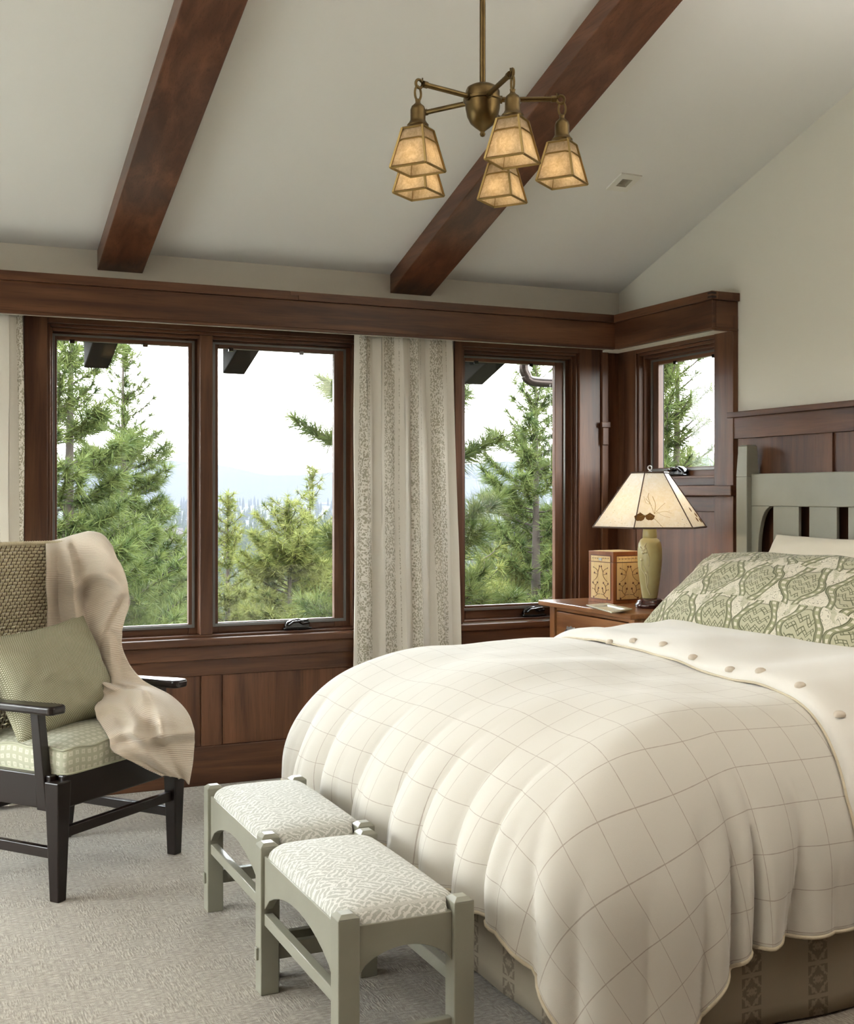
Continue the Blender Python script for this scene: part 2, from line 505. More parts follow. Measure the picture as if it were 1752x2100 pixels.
def f_knit(nt, b):
    u, v = uvxy(nt)
    rib = esin(v * 6.2832 / .0072) * .5 + .5
    n = noise(nt, vec3(nt, u * 300., v * 300., 0.), 1, 2)
    col = mixc(nt, rib * .75 + n * .25, (.66, .53, .40), (.90, .81, .69))
    setin(nt, b, 'Base Color', col); setin(nt, b, 'Roughness', .95); setin(nt, b, 'Sheen Weight', .5); setin(nt, b, 'Specular IOR Level', .15)
    bump(nt, b, rib + n * .4, .4, .003)
    tr = nt.nodes.new('ShaderNodeBsdfTranslucent'); nt.links.new(col.s, tr.inputs[0])
    mx = nt.nodes.new('ShaderNodeMixShader'); mx.inputs[0].default_value = .18
    nt.links.new(b.outputs[0], mx.inputs[1]); nt.links.new(tr.outputs[0], mx.inputs[2]); nt.links.new(mx.outputs[0], nt.nodes['Material Output'].inputs['Surface'])
KNIT = mat('ribbed peach knit', f_knit)
def f_rush(nt, b):
    x, y, z = posxyz(nt)
    n = noise(nt, vec3(nt, x * 8., y * 8., z * 120.), 1.0, 3); n2 = noise(nt, vec3(nt, x, y, z), 60, 2)
    setin(nt, b, 'Base Color', mixc(nt, n * .6 + n2 * .5, (.42, .345, .19), (.78, .70, .49))); setin(nt, b, 'Roughness', .7)
    bump(nt, b, n, .3, .003)
RUSH = mat('woven rush', f_rush)
STITCH = plain('dark rush stitch', (.075, .035, .015), .8)
BRASS = mat('antique brass', lambda nt, b: (
    setin(nt, b, 'Base Color', mixc(nt, noise(nt, vec3(nt, *posxyz(nt)), 30, 3), (.075, .048, .020), (.20, .135, .052))),
    setin(nt, b, 'Metallic', .9), setin(nt, b, 'Roughness', .36)))
BRASSL = plain('light antique brass', (.34, .235, .088), .38, metal=.85)
def mica(name, c1, c2, trans, dots=False):
    def f(nt, b):
        x, y, z = posxyz(nt)
        n = noise(nt, vec3(nt, x, y, z), 45, 5, .65, 1.0)
        n2 = noise(nt, vec3(nt, x, y, z), 160, 3, .6)
        col = mixc(nt, estep(n * .7 + n2 * .3, .35, .68), c1, c2)
        if dots:
            s = elt(voro(nt, vec3(nt, x, y, z), 75), .16) * estep(noise(nt, vec3(nt, x, y, z), 14, 2), .50, .62)
            col = mixc(nt, s * .6, col, (.20, .12, .03))
        setin(nt, b, 'Base Color', col); setin(nt, b, 'Roughness', .42)
        tr = nt.nodes.new('ShaderNodeBsdfTranslucent'); nt.links.new(col.s, tr.inputs[0])
        mx = nt.nodes.new('ShaderNodeMixShader'); mx.inputs[0].default_value = trans
        nt.links.new(b.outputs[0], mx.inputs[1]); nt.links.new(tr.outputs[0], mx.inputs[2]); nt.links.new(mx.outputs[0], nt.nodes['Material Output'].inputs['Surface'])
    return mat(name, f)
MICA = mica('amber mica', (.46, .35, .21), (.66, .54, .37), .55)
MICAL = mica('pale mica', (.90, .85, .74), (.97, .955, .92), .45, True)
CERAM = mat('olive ceramic', lambda nt, b: (
    setin(nt, b, 'Base Color', mixc(nt, noise(nt, vec3(nt, *posxyz(nt)), 18, 4), (.30, .25, .10), (.44, .385, .185))),
    setin(nt, b, 'Roughness', .36), setin(nt, b, 'Coat Weight', .2)))
CERAML = plain('raised pale glaze', (.52, .46, .27), .35)
BASEW = plain('dark red turned wood', (.045, .012, .010), .25, coat=.4)
LEAFBR = plain('pressed brown leaf', (.20, .085, .012), .7)
TWIG = plain('pressed twig', (.36, .22, .03), .7)
MAPLE = wood('pale maple', 2, (.62, .41, .17), (.78, .58, .30), rough=.4, coat=.2)
INLAY = plain('walnut inlay', (.12, .035, .015), .45)
BOXW = wood('box cherry', 2, (.20, .065, .022), (.33, .12, .045), rough=.4, coat=.2)
DISH = plain('pale green glaze', (.55, .55, .44), .25, coat=.4)
PEWTER = plain('pewter handle', (.55, .55, .55), .3, metal=.9)
BUTTON = plain('covered button', (.62, .54, .44), .7)
LAMPW = plain('white trim', (.80, .78, .70), .5)
CANIN = plain('grey lamp recess', (.32, .29, .22), .5)
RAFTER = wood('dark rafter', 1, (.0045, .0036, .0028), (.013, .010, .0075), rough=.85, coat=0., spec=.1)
PIPE = plain('dark copper pipe', (.045, .032, .028), .35, metal=.6)
def f_needle(c1, c2, c3):
    def f(nt, b):
        x, y, z = posxyz(nt)
        n = noise(nt, vec3(nt, x, y, z), 1.7, 3); n2 = noise(nt, vec3(nt, x, y, z), 9, 2)
        col = mixc(nt, estep(n2, .35, .65), mixc(nt, estep(n, .35, .65), c1, c2), c3)
        setin(nt, b, 'Base Color', col); setin(nt, b, 'Roughness', .6); setin(nt, b, 'Specular IOR Level', .12)
        tr = nt.nodes.new('ShaderNodeBsdfTranslucent'); nt.links.new(col.s, tr.inputs[0])
        mx = nt.nodes.new('ShaderNodeMixShader'); mx.inputs[0].default_value = .35
        nt.links.new(b.outputs[0], mx.inputs[1]); nt.links.new(tr.outputs[0], mx.inputs[2]); nt.links.new(mx.outputs[0], nt.nodes['Material Output'].inputs['Surface'])
    return f
NEED_D = mat('deep green needles', f_needle((.022, .037, .010), (.048, .066, .018), (.088, .105, .030)))
NEED_L = mat('yellow green needles', f_needle((.038, .050, .012), (.080, .092, .022), (.125, .128, .036)))
BARK = plain('pine bark', (.030, .021, .015), .9, bumpy=.5, bscale=40)
FOREST = mat('valley conifers', f_needle((.012, .020, .010), (.019, .029, .013), (.026, .036, .016)))
GROUND = mat('forest floor', lambda nt, b: (
    setin(nt, b, 'Base Color', mixc(nt, noise(nt, vec3(nt, *posxyz(nt)), .02, 5), (.012, .015, .008), (.032, .030, .018))), setin(nt, b, 'Roughness', 1.0)))
MEADOW = plain('pale meadow', (.16, .14, .10), 1.0)
MOUNT = plain('far mountain', (.022, .026, .024), 1.0)

# ================================================================== room shell
WY, RX, PL = 5.53, 3.65, 2.461          # window wall plane, right wall plane, plate height
LX, FY = -2.2, -1.6                     # left wall, wall behind the camera
PITCH = 1 / 3.0
def ceil_z(y): return PL + (WY - y) * PITCH

struct(M().box(LX - .2, RX + .2, FY - .2, WY + .2, -.12, 0).build('floor', CARPET), 'beige textured carpet floor')
m = M()
for yy0, yy1 in ((FY - .2, WY + .2),):
    m.hexa([(LX - .2, yy0, ceil_z(yy0)), (RX + .2, yy0, ceil_z(yy0)), (RX + .2, yy1, ceil_z(yy1)), (LX - .2, yy1, ceil_z(yy1))],
           [(LX - .2, yy0, ceil_z(yy0) + .15), (RX + .2, yy0, ceil_z(yy0) + .15), (RX + .2, yy1, ceil_z(yy1) + .15), (LX - .2, yy1, ceil_z(yy1) + .15)])
struct(m.build('ceiling', CEILW), 'white sloped ceiling')

# openings
W1 = (.645, 2.125, .69, 2.12)
W2 = (2.69, 3.387, .70, 2.12)
W0 = (-1.45, .03, .69, 2.12)            # copy of the double window, added further left out of frame for daylight
W3 = (4.665, 5.342, 1.44, 2.11)         # in the right wall: y range
TH = .15
def wall_boxes(u0, u1, top, ops):
    """boxes in (u, z) around openings"""
    r = []; cur = u0
    for a, b_, z0, z1 in sorted(ops):
        r += [(cur, a, 0, top), (a, b_, 0, z0), (a, b_, z1, top)]; cur = b_
    r.append((cur, u1, 0, top)); return r
m = M()
for a, b_, z0, z1 in wall_boxes(LX - .2, RX + TH, PL + .03, [W0, W1, W2]):
    m.box(a, b_, WY, WY + TH, z0, z1)
wall_back = struct(m.build('wall_back', PLASTER), 'cream plaster wall with wooden windows and panelling')
m = M()
for a, b_, z0, z1 in wall_boxes(FY - .2, WY + TH, PL, [W3]):
    m.box(RX, RX + TH, a, b_, z0, z1)
m.prism([(FY - .2, PL), (WY + .02, PL), (WY + .02, PL + .02), (FY - .2, ceil_z(FY - .2) + .05)], lambda p, s: (RX + TH * s, p[0], p[1]))
wall_right = struct(m.build('wall_right', PLASTER), 'cream plaster wall behind the headboard')
m = M()
W5 = (2.7, 3.5, .06, 2.25); W6 = (4.05, 5.25, .06, 2.25)    # glazed doors added in the left wall, out of frame, to bring in skylight
for a, b_, z0, z1 in wall_boxes(FY - .2, WY, PL, [W5, W6]):
    m.box(LX - TH, LX, a, b_, z0, z1)
m.prism([(FY - .2, PL), (WY, PL), (WY, PL + .02), (FY - .2, ceil_z(FY - .2) + .05)], lambda p, s: (LX - TH * s, p[0], p[1]))
wall_left = struct(m.build('wall_left', PLASTER), 'cream plaster wall on the left')
for k, (a, b_, z0, z1) in enumerate((W5, W6)):
    dr_ = struct(M().box(LX - .10, LX - .05, a, a + .07, z0, z1).build('door_%d' % (k + 1), W_Z), 'unseen glazed opening added in the left wall for skylight')
    for q0, q1 in ((b_ - .07, b_), ((a + b_) / 2 - .06, (a + b_) / 2 + .06)):
        M().box(LX - .10, LX - .05, q0, q1, z0, z1).build('door_stile', W_Z, dr_)
    for q0, q1 in ((z0, z0 + .12), (z1 - .09, z1)):
        M().box(LX - .10, LX - .05, a + .07, b_ - .07, q0, q1).build('door_rail', W_Y, dr_)
    M().box(LX - .078, LX - .073, a + .07, b_ - .07, z0 + .12, z1 - .09).build('glass', GLASS, dr_)
struct(M().box(LX - .2, RX + .2, FY - .15, FY, 0, ceil_z(FY) + .05).build('wall_front', W_Z), 'mahogany panelled wall behind the camera')

# ---- ceiling beams
def beam(x0, x1, drop, label):
    t = thing('ceiling_beam', label, 'beam', (x0, WY, PL), 'sloping timber beams under the ceiling')
    pts = [(FY, ceil_z(FY)), (WY, ceil_z(WY)), (WY, ceil_z(WY) - drop), (FY, ceil_z(FY) - drop)]
    M().prism(pts, lambda p, s: (x0 + (x1 - x0) * s, p[0], p[1] + .001)).build('timber', BEAM, t, bevel=.004)
    return t
beam(.862, 1.066, .091, 'dark mahogany ceiling beam above the armchair, the left one')
beam(2.293, 2.518, .095, 'dark mahogany ceiling beam behind the chandelier, the right one')

# ---- wainscot on the window wall (parts of that wall)
def part(m, name, material, parent, bevel=.002, smooth=False):
    return m.build(name, material, parent, bevel=bevel, smooth=smooth)
part(M().box(LX, RX, WY - .008, WY, .18, .66), 'backing_panel', W_Z, wall_back, 0)
for a, b_ in ((LX, .43), (.43, 1.331), (1.431, 2.30), (2.40, 3.30)):
    pass
for xs in (-1.5, -.55, .36, 1.335, 2.31, 3.28):
    part(M().box(xs, xs + .097, WY - .017, WY - .006, .183, .513), 'stile', W_Z, wall_back)
for a, b_ in ((-1.403, -.55), (-.453, .36), (.457, 1.331), (1.432, 2.31), (2.407, 3.28)):
    part(M().box(a + .003, b_ - .003, WY - .0135, WY - .006, .185, .512), 'panel', W_Z, wall_back, .001)
part(M().box(LX, RX, WY - .020, WY - .006, .513, .588), 'rail', W_X, wall_back)
bb = struct(M().box(LX, RX, WY - .024, WY, 0, .183).build('baseboard_back', W_X, bevel=.004), 'mahogany baseboard under the windows')

# ---- window units
def pbox(ax, u0, u1, d0, d1, z0, z1):
    """box on the window wall (ax 0: u = x, depth along +y) or right wall (ax 1: u = y, depth along +x)"""
    m = M()
    return m.box(u0, u1, WY + d0, WY + d1, z0, z1) if ax == 0 else m.box(RX + d0, RX + d1, u0, u1, z0, z1)
def crank(ax, u, z, d, w, parent):
    """folded casement crank: low cover, hinge block and folded handle with a kink"""
    def P3(a, dd, zz):
        return (u + a, WY + d + dd, z + zz) if ax == 0 else (RX + d + dd, u + a, z + zz)
    m = M()
    prof = [(-.5, 0), (-.5, .020), (-.42, .034), (-.20, .046), (.05, .050), (.15, .042), (.44, .046), (.5, .036), (.5, .0)]
    m.prism([(a * w, b_) for a, b_ in prof], lambda p, s: P3(p[0], -.030 + .028 * s, p[1]))
    m.prism([(-.58 * w, 0), (-.58 * w, .007), (.56 * w, .007), (.56 * w, 0)], lambda p, s: P3(p[0], -.042 + .042 * s, p[1]))
    o = m.build('crank_handle', BRONZEK, parent, bevel=.004, smooth=40)
    m = M()
    m.tube([P3(-.40 * w, -.040, .020), P3(-.2 * w, -.043, .036), P3(.06 * w, -.043, .038), P3(.16 * w, -.040, .026), P3(.46 * w, -.040, .030)], .0055, 8)
    m.build('lever', BRONZEK, o, smooth=True)
def sash(ax, win, u0, u1, z0, z1, lo, hi, bot, top, crank_at=None):
    """casement sash, u0..u1 outer; lo/hi stile widths, bot/top rail heights"""
    s = pbox(ax, u0, u0 + lo, .055, .086, z0, z1).build('sash', W_Z, win, bevel=.003)
    pbox(ax, u1 - hi, u1, .055, .086, z0, z1).build('sash_stile', W_Z, s, bevel=.003)
    wr = W_X if ax == 0 else W_Y
    pbox(ax, u0 + lo, u1 - hi, .055, .086, z0, z0 + bot).build('bottom_rail', wr, s, bevel=.003)
    pbox(ax, u0 + lo, u1 - hi, .055, .086, z1 - top, z1).build('top_rail', wr, s, bevel=.003)
    g = pbox(ax, u0 + lo - .004, u1 - hi + .004, .079, .083, z0 + bot - .004, z1 - top + .004).build('glass', GLASS, s)
    # grey insect-screen / glazing strip round the inside of the pane
    a0, a1, b0, b1 = u0 + lo * .35, u1 - hi * .35, z0 + bot * .62, z1 - top * .45
    m = M()
    def sb(p0, p1, q0, q1):
        if ax == 0: m.box(p0, p1, WY + .047, WY + .055, q0, q1)
        else: m.box(RX + .047, RX + .055, p0, p1, q0, q1)
    sb(a0, a0 + .012, b0, b1); sb(a1 - .012, a1, b0, b1); sb(a0 + .012, a1 - .012, b0, b0 + .014); sb(a0 + .012, a1 - .012, b1 - .010, b1)
    m.build('screen_frame', ALU, s, bevel=.001)
    for fr in (.13, .62):
        uu = u0 + (u1 - u0) * fr
        pbox(ax, uu, uu + .022, .050, .062, z1 - top - .012, z1 - top + .004).build('clip', BRONZEK, s)
    if crank_at is not None: crank(ax, crank_at, z0 + .004, .047, .125, s)
    return s
def frame(ax, win, o):
    """jambs, head and sill of an opening with stepped stops"""
    u0, u1, z0, z1 = o
    wr = W_X if ax == 0 else W_Y
    for a, b_ in ((u0, u0 + .014), (u1 - .014, u1)):
        pbox(ax, a, b_, -.006, .075, z0, z1).build('jamb', W_Z, win, bevel=.002)
        pbox(ax, a, b_, .075, TH + .004, z0, z1).build('outer_jamb', DARKOUT, win)
    pbox(ax, u0 + .014, u1 - .014, -.006, .075, z1 - .014, z1).build('head', wr, win, bevel=.002)
    pbox(ax, u0 + .014, u1 - .014, .075, TH + .004, z1 - .014, z1).build('outer_head', DARKOUT, win)
    pbox(ax, u0 + .014, u1 - .014, -.006, .075, z0, z0 + .012).build('sill', wr, win, bevel=.002)
    pbox(ax, u0 + .014, u1 - .014, .075, TH + .03, z0, z0 + .010).build('outer_sill', DARKOUT, win)
    for a, b_ in ((u0 + .014, u0 + .026), (u1 - .026, u1 - .014)):
        pbox(ax, a, b_, .020, .055, z0 + .012, z1 - .014).build('stop', W_Z, win, bevel=.003)
    pbox(ax, u0 + .026, u1 - .026, .020, .055, z1 - .030, z1 - .014).build('head_stop', wr, win, bevel=.003)
def double_window(name, o, dx, label):
    win = struct(pbox(0, o[0] - .098, o[0], -.020, 0, .66, 2.20).build(name, W_Z, bevel=.003), label)   # left casing carries the unit
    pbox(0, o[1], o[1] + .10, -.020, 0, .66, 2.20).build('casing', W_Z, win, bevel=.003)
    pbox(0, o[0], o[1], -.020, 0, o[3], 2.20).build('head_casing', W_X, win, bevel=.003)
    frame(0, win, o)
    m1, m2 = 1.331 + dx, 1.392 + dx
    pbox(0, m1, m2, -.004, .11, o[2] + .012, o[3] - .014).build('mullion', W_Z, win, bevel=.004)
    sash(0, win, o[0] + .016, m1 + .002, o[2] + .012, o[3] - .016, .034, .043, .048, .049)
    sash(0, win, m2 - .003, o[1] - .016, o[2] + .012, o[3] - .016, .043, .092, .048, .049, 1.815 + dx)
    m = pbox(0, o[0] - .11, o[1] + .012, -.045, 0, .652, .690)
    m.build('window_stool', W_X, win, bevel=.006)
    pbox(0, o[0] - .11, o[1] + .012, -.030, -.006, .588, .652).build('apron', W_X, win, bevel=.003)
    return win
window_1 = double_window('window_1', W1, 0., 'double casement window behind the armchair')
added_window = double_window('added_window', W0, -2.095, 'unseen double casement window added further left for daylight')
o = W2
window_2 = struct(pbox(0, o[0] - .044, o[0], -.020, 0, .66, 2.20).build('window_2', W_Z, bevel=.003), 'narrow casement window beside the corner')
pbox(0, o[1], 3.518, -.020, 0, .66, 2.20).build('casing', W_Z, window_2, bevel=.003)
pbox(0, o[0], o[1], -.020, 0, o[3], 2.20).build('head_casing', W_X, window_2, bevel=.003)
frame(0, window_2, o)
sash(0, window_2, o[0] + .016, o[1] - .016, .712, o[3] - .016, .034, .092, .068, .049, 3.13)
pbox(0, 2.60, 3.52, -.045, 0, .660, .695).build('window_stool', W_X, window_2, bevel=.006)
pbox(0, 2.60, 3.52, -.030, -.006, .588, .660).build('apron', W_X, window_2, bevel=.003)
# corner stile with a small bracket
pbox(0, 3.522, 3.562, -.034, 0, 0, 2.20).build('corner_stile', W_Z, wall_back, bevel=.003)
br = pbox(0, 3.508, 3.565, -.052, -.034, 1.722, 1.752).build('corner_bracket', W_X, wall_back, bevel=.003)
pbox(0, 3.518, 3.556, -.046, -.034, 1.628, 1.722).build('bracket_drop', W_Z, br, bevel=.003)
pbox(0, 3.562, RX, -.008, 0, 0, 2.20).build('corner_panel', W_Z, wall_back)
# right wall: side window
o = W3
window_3 = struct(pbox(1, o[1], o[1] + .115, -.020, 0, .2, 2.20).build('window_3', W_Z, bevel=.003), 'small casement window in the headboard wall')
pbox(1, 4.522, o[0], -.030, 0, 0, 2.20).build('casing', W_Z, window_3, bevel=.003)
pbox(1, o[0], o[1], -.020, 0, o[3], 2.20).build('head_casing', W_Y, window_3, bevel=.003)
frame(1, window_3, o)
sash(1, window_3, o[0] + .016, o[1] - .016, o[2] + .012, o[3] - .016, .020, .085, .048, .049, 5.03)
pbox(1, 4.50, 5.46, -.062, 0, 1.352, 1.402).build('window_stool', W_Y, window_3, bevel=.005)
pbox(1, o[0], o[1], -.024, 0, 1.402, 1.442).build('sub_sill', W_Y, window_3, bevel=.004)
pbox(1, 4.645, 5.46, -.026, -.006, 1.275, 1.350).build('apron', W_Y, window_3, bevel=.003)
pbox(1, 5.457, 5.53, -.008, 0, 0, 2.20).build('corner_panel', W_Z, wall_right)
# right wall: panelling
pbox(1, 4.665, 5.53, -.014, -.001, 0, 1.352).build('panel', W_Z, wall_right, bevel=.001)
pbox(1, FY, 4.506, -.008, 0, .18, 1.72).build('backing_panel', W_Z, wall_right)
pbox(1, FY, 4.552, -.046, 0, 1.719, 1.745).build('wainscot_cap', W_Y, wall_right, bevel=.003)
pbox(1, FY, 4.527, -.026, -.004, 1.620, 1.719).build('frieze_rail', W_Y, wall_right, bevel=.002)
ys = 3.888
edges = [4.506]
for k in range(7):
    pbox(1, ys, ys + .101, -.018, -.006, .183, 1.62).build('stile', W_Z, wall_right, bevel=.001)
    a0 = edges[-1]
    pbox(1, ys + .104, a0 - (.002 if k == 0 else .017), -.015, -.006, .185, 1.619).build('panel', W_Z, wall_right, bevel=.001)
    edges.append(ys); ys -= .70
struct(pbox(1, FY, 4.665, -.024, 0, 0, .183).build('baseboard_right', W_Y, bevel=.004), 'mahogany baseboard behind the bed')

# ---- curtain valance (pelmet box) running round the corner
val = thing('valance', 'long dark mahogany valance box above the windows, turning the corner', 'valance', (RX, WY, 2.13))
VY, VX, VE = 5.340, 3.500, 4.523
part(M().box(LX, VX, VY, VY + .022, 2.138, 2.266), 'fascia', W_X, val)
part(M().box(VX, VX + .022, VE, VY + .022, 2.138, 2.266), 'fascia', W_Y, val)
part(M().box(VX + .022, RX, VE, VE + .022, 2.138, 2.266), 'end_board', W_X, val)
# crown in two lengths that meet in a stepped scarf joint
sx = onY(607, 597, VY - .016).x
m = M().prism([(LX, 2.266), (sx + .012, 2.266), (sx + .012, 2.285), (sx - .028, 2.285), (sx - .028, 2.305), (LX, 2.305)], lambda p, s: (p[0], VY - .016 + .040 * s, p[1]))
part(m, 'crown', W_X, val, .001)
m = M().prism([(sx + .0135, 2.266), (VX - .016, 2.266), (VX - .016, 2.305), (sx - .0265, 2.305), (sx - .0265, 2.2865), (sx + .0135, 2.2865)], lambda p, s: (p[0], VY - .016 + .040 * s, p[1]))
part(m, 'crown', W_X, val, .001)
part(M().box(VX - .016, VX + .024, VE - .016, VY + .024, 2.266, 2.305), 'crown', W_Y, val, .002)
part(M().box(VX + .024, RX - .002, VE - .016, VE + .024, 2.266, 2.305), 'crown', W_X, val, .002)
for zz in (2.273, 2.291):   # finger joint at the outer corner
    part(M().box(VX - .0175, VX + .010, VE - .0175, VE + .012, zz, zz + .009), 'finger_joint', DARKLINE, val, 0)
part(M().box(LX, VX + .024, VY + .024, WY, 2.290, 2.303), 'top_board', W_X, val, 0)
part(M().box(VX + .024, RX, VE + .024, VY + .024, 2.290, 2.303), 'top_board', W_Y, val, 0)
part(M().box(LX, VX + .003, VY - .004, VY + .024, 2.126, 2.138), 'bottom_lip', W_X, val)
part(M().box(VX - .004, VX + .024, VE - .004, VY - .004, 2.126, 2.138), 'bottom_lip', W_Y, val)
part(M().box(VX + .024, RX - .002, VE - .004, VE + .024, 2.126, 2.138), 'bottom_lip', W_X, val)
part(M().box(VX + .024, RX - .022, VE + .024, WY - .022, 2.129, 2.139), 'soffit', LAMPW, val, 0)
part(M().box(LX, VX + .024, VY + .024, VY + .060, 2.129, 2.139), 'soffit', LAMPW, val, 0)
part(M().box(LX, VX + .024, 5.43, 5.46, 2.146, 2.166), 'curtain_track', LAMPW, val, 0)

# ---- recessed ceiling light
def on_ceil(px, py, drop=0.):
    d = dirv(px, py); t = (PL + WY * PITCH - EYE - drop) / (d.z + d.y * PITCH); return EYEP + d * t
c0 = on_ceil(1280, 373)
cl = thing('recessed_light', 'small square white recessed ceiling light right of the chandelier', 'ceiling light', c0)
fm = Matrix.Translation(c0) @ Matrix.Rotation(-math.atan(PITCH), 4, 'X')
m = M()
for a in ((-.055, .055, -.066, -.030), (-.055, .055, .030, .066), (-.055, -.027, -.030, .030), (.027, .055, -.030, .030)):
    m.box(a[0], a[1], a[2], a[3], -.007, .0, fm)
m.build('trim_ring', LAMPW, cl)
m = M(); hb = [(-.027, -.030), (.027, -.030), (.027, .030), (-.027, .030)]; ht = [(-.016, -.012), (.016, -.012), (.016, .020), (-.016, .020)]
vsx = [fm @ Vector((a, b_, -.0065)) for a, b_ in hb] + [fm @ Vector((a * 1.0, b_, -.001)) for a, b_ in ht]
m.add(vsx, [(0, 1, 5, 4), (1, 2, 6, 5), (2, 3, 7, 6), (3, 0, 4, 7), (4, 5, 6, 7)])
m.build('recess', CANIN, cl)

# ---- curtains
def curtain(name, label, xa0, xa1, xb0, xb1, z0, z1, folds, seed, uoff):
    nu, nv = 260, 70
    s = np.linspace(0, 1, nu)[:, None]; t = np.linspace(0, 1, nv)[None, :]      # t 0 top .. 1 bottom
    x0 = xa0 + (xb0 - xa0) * t; x1 = xa1 + (xb1 - xa1) * t
    rs = np.random.RandomState(seed)
    warp = s + .018 * np.sin(2 * PI * (s * 2.3 + .7)) + .010 * np.sin(2 * PI * (s * 5.1 + t * .35)) + .006 * np.sin(2 * PI * (t * 1.3 + s * 3))
    ph = warp * folds * 2 * PI
    amp = .030 + .012 * np.sin(2 * PI * s * 1.7 + 1.) + .006 * t
    c = np.cos(ph)
    y = amp * np.sign(c) * np.abs(c) ** .75 + .010 * vnoise(s * 9 + t * .6, t * 5 + s * 2, seed) * (.3 + t)
    x = x0 + (x1 - x0) * s - .016 * np.sin(2 * ph) * (.6 + .4 * t)
    P = np.stack([x + 0 * t, 5.447 + .45 * y - .022 * t, z1 + (z0 - z1) * t + 0 * s], -1)
    # cloth length along the top row for the print
    d = np.sqrt(np.sum(np.diff(P[:, 0, :2], axis=0) ** 2, 1)); L = np.concatenate([[0], np.cumsum(d)])
    L *= 1.35
    UV = np.stack([np.repeat((L + uoff)[:, None], nv, 1), np.repeat(t * (z1 - z0), nu, 0)], -1)
    o = gridobj(name, P, UV, CURT, thick=.003)
    return tag(o, label, 'curtain', 'linen curtains under the valance')
curtain('curtain', 'cream linen curtain with leafy olive stripes between the two windows', 2.076, 2.592, 2.068, 2.640, .02, 2.150, 5.4, 3, .03)
curtain('curtain', 'cream leaf-striped curtain at the left edge behind the armchair', -.02, .535, -.06, .545, .02, 2.150, 5.2, 11, .105)

# ================================================================== chandelier
HUBD, HUBL = 3.53, .1643
hub = Vector((HUBL * CS + HUBD * SN, -HUBL * SN + HUBD * CS, 0))
def camvec(lat, dep, z=0.): return Vector((lat * CS + dep * SN, -lat * SN + dep * CS, z))
ch = thing('chandelier', 'antique brass chandelier with five square amber mica shades', 'chandelier', (hub.x, hub.y, 2.41))
T = Matrix.Translation((hub.x, hub.y, 0))
M().lathe([(.001, 2.412), (.006, 2.414), (.0085, 2.420), (.006, 2.427), (.010, 2.431), (.022, 2.440), (.036, 2.452), (.046, 2.472), (.0505, 2.495), (.052, 2.515), (.0575, 2.517), (.0575, 2.524), (.0505, 2.527), (.0505, 2.546), (.046, 2.556), (.032, 2.564), (.014, 2.568), (.001, 2.569)], 40, T, False).build('hub', BRASS, ch, smooth=50)
M().lathe([(.0088, 2.565), (.0088, ceil_z(hub.y))], 16, T).build('rod', BRASS, ch, smooth=50)
M().lathe([(.06, ceil_z(hub.y) - .045), (.06, ceil_z(hub.y) - .015), (.045, ceil_z(hub.y) + .03)], 28, T).build('canopy', BRASS, ch, smooth=50)
NLv = camvec(-.1003, .056); NLv.normalize(); NRv = camvec(.056, .1003); NRv.normalize()
HB, HT, ZB, ZT = .0575, .0325, 2.278, 2.392
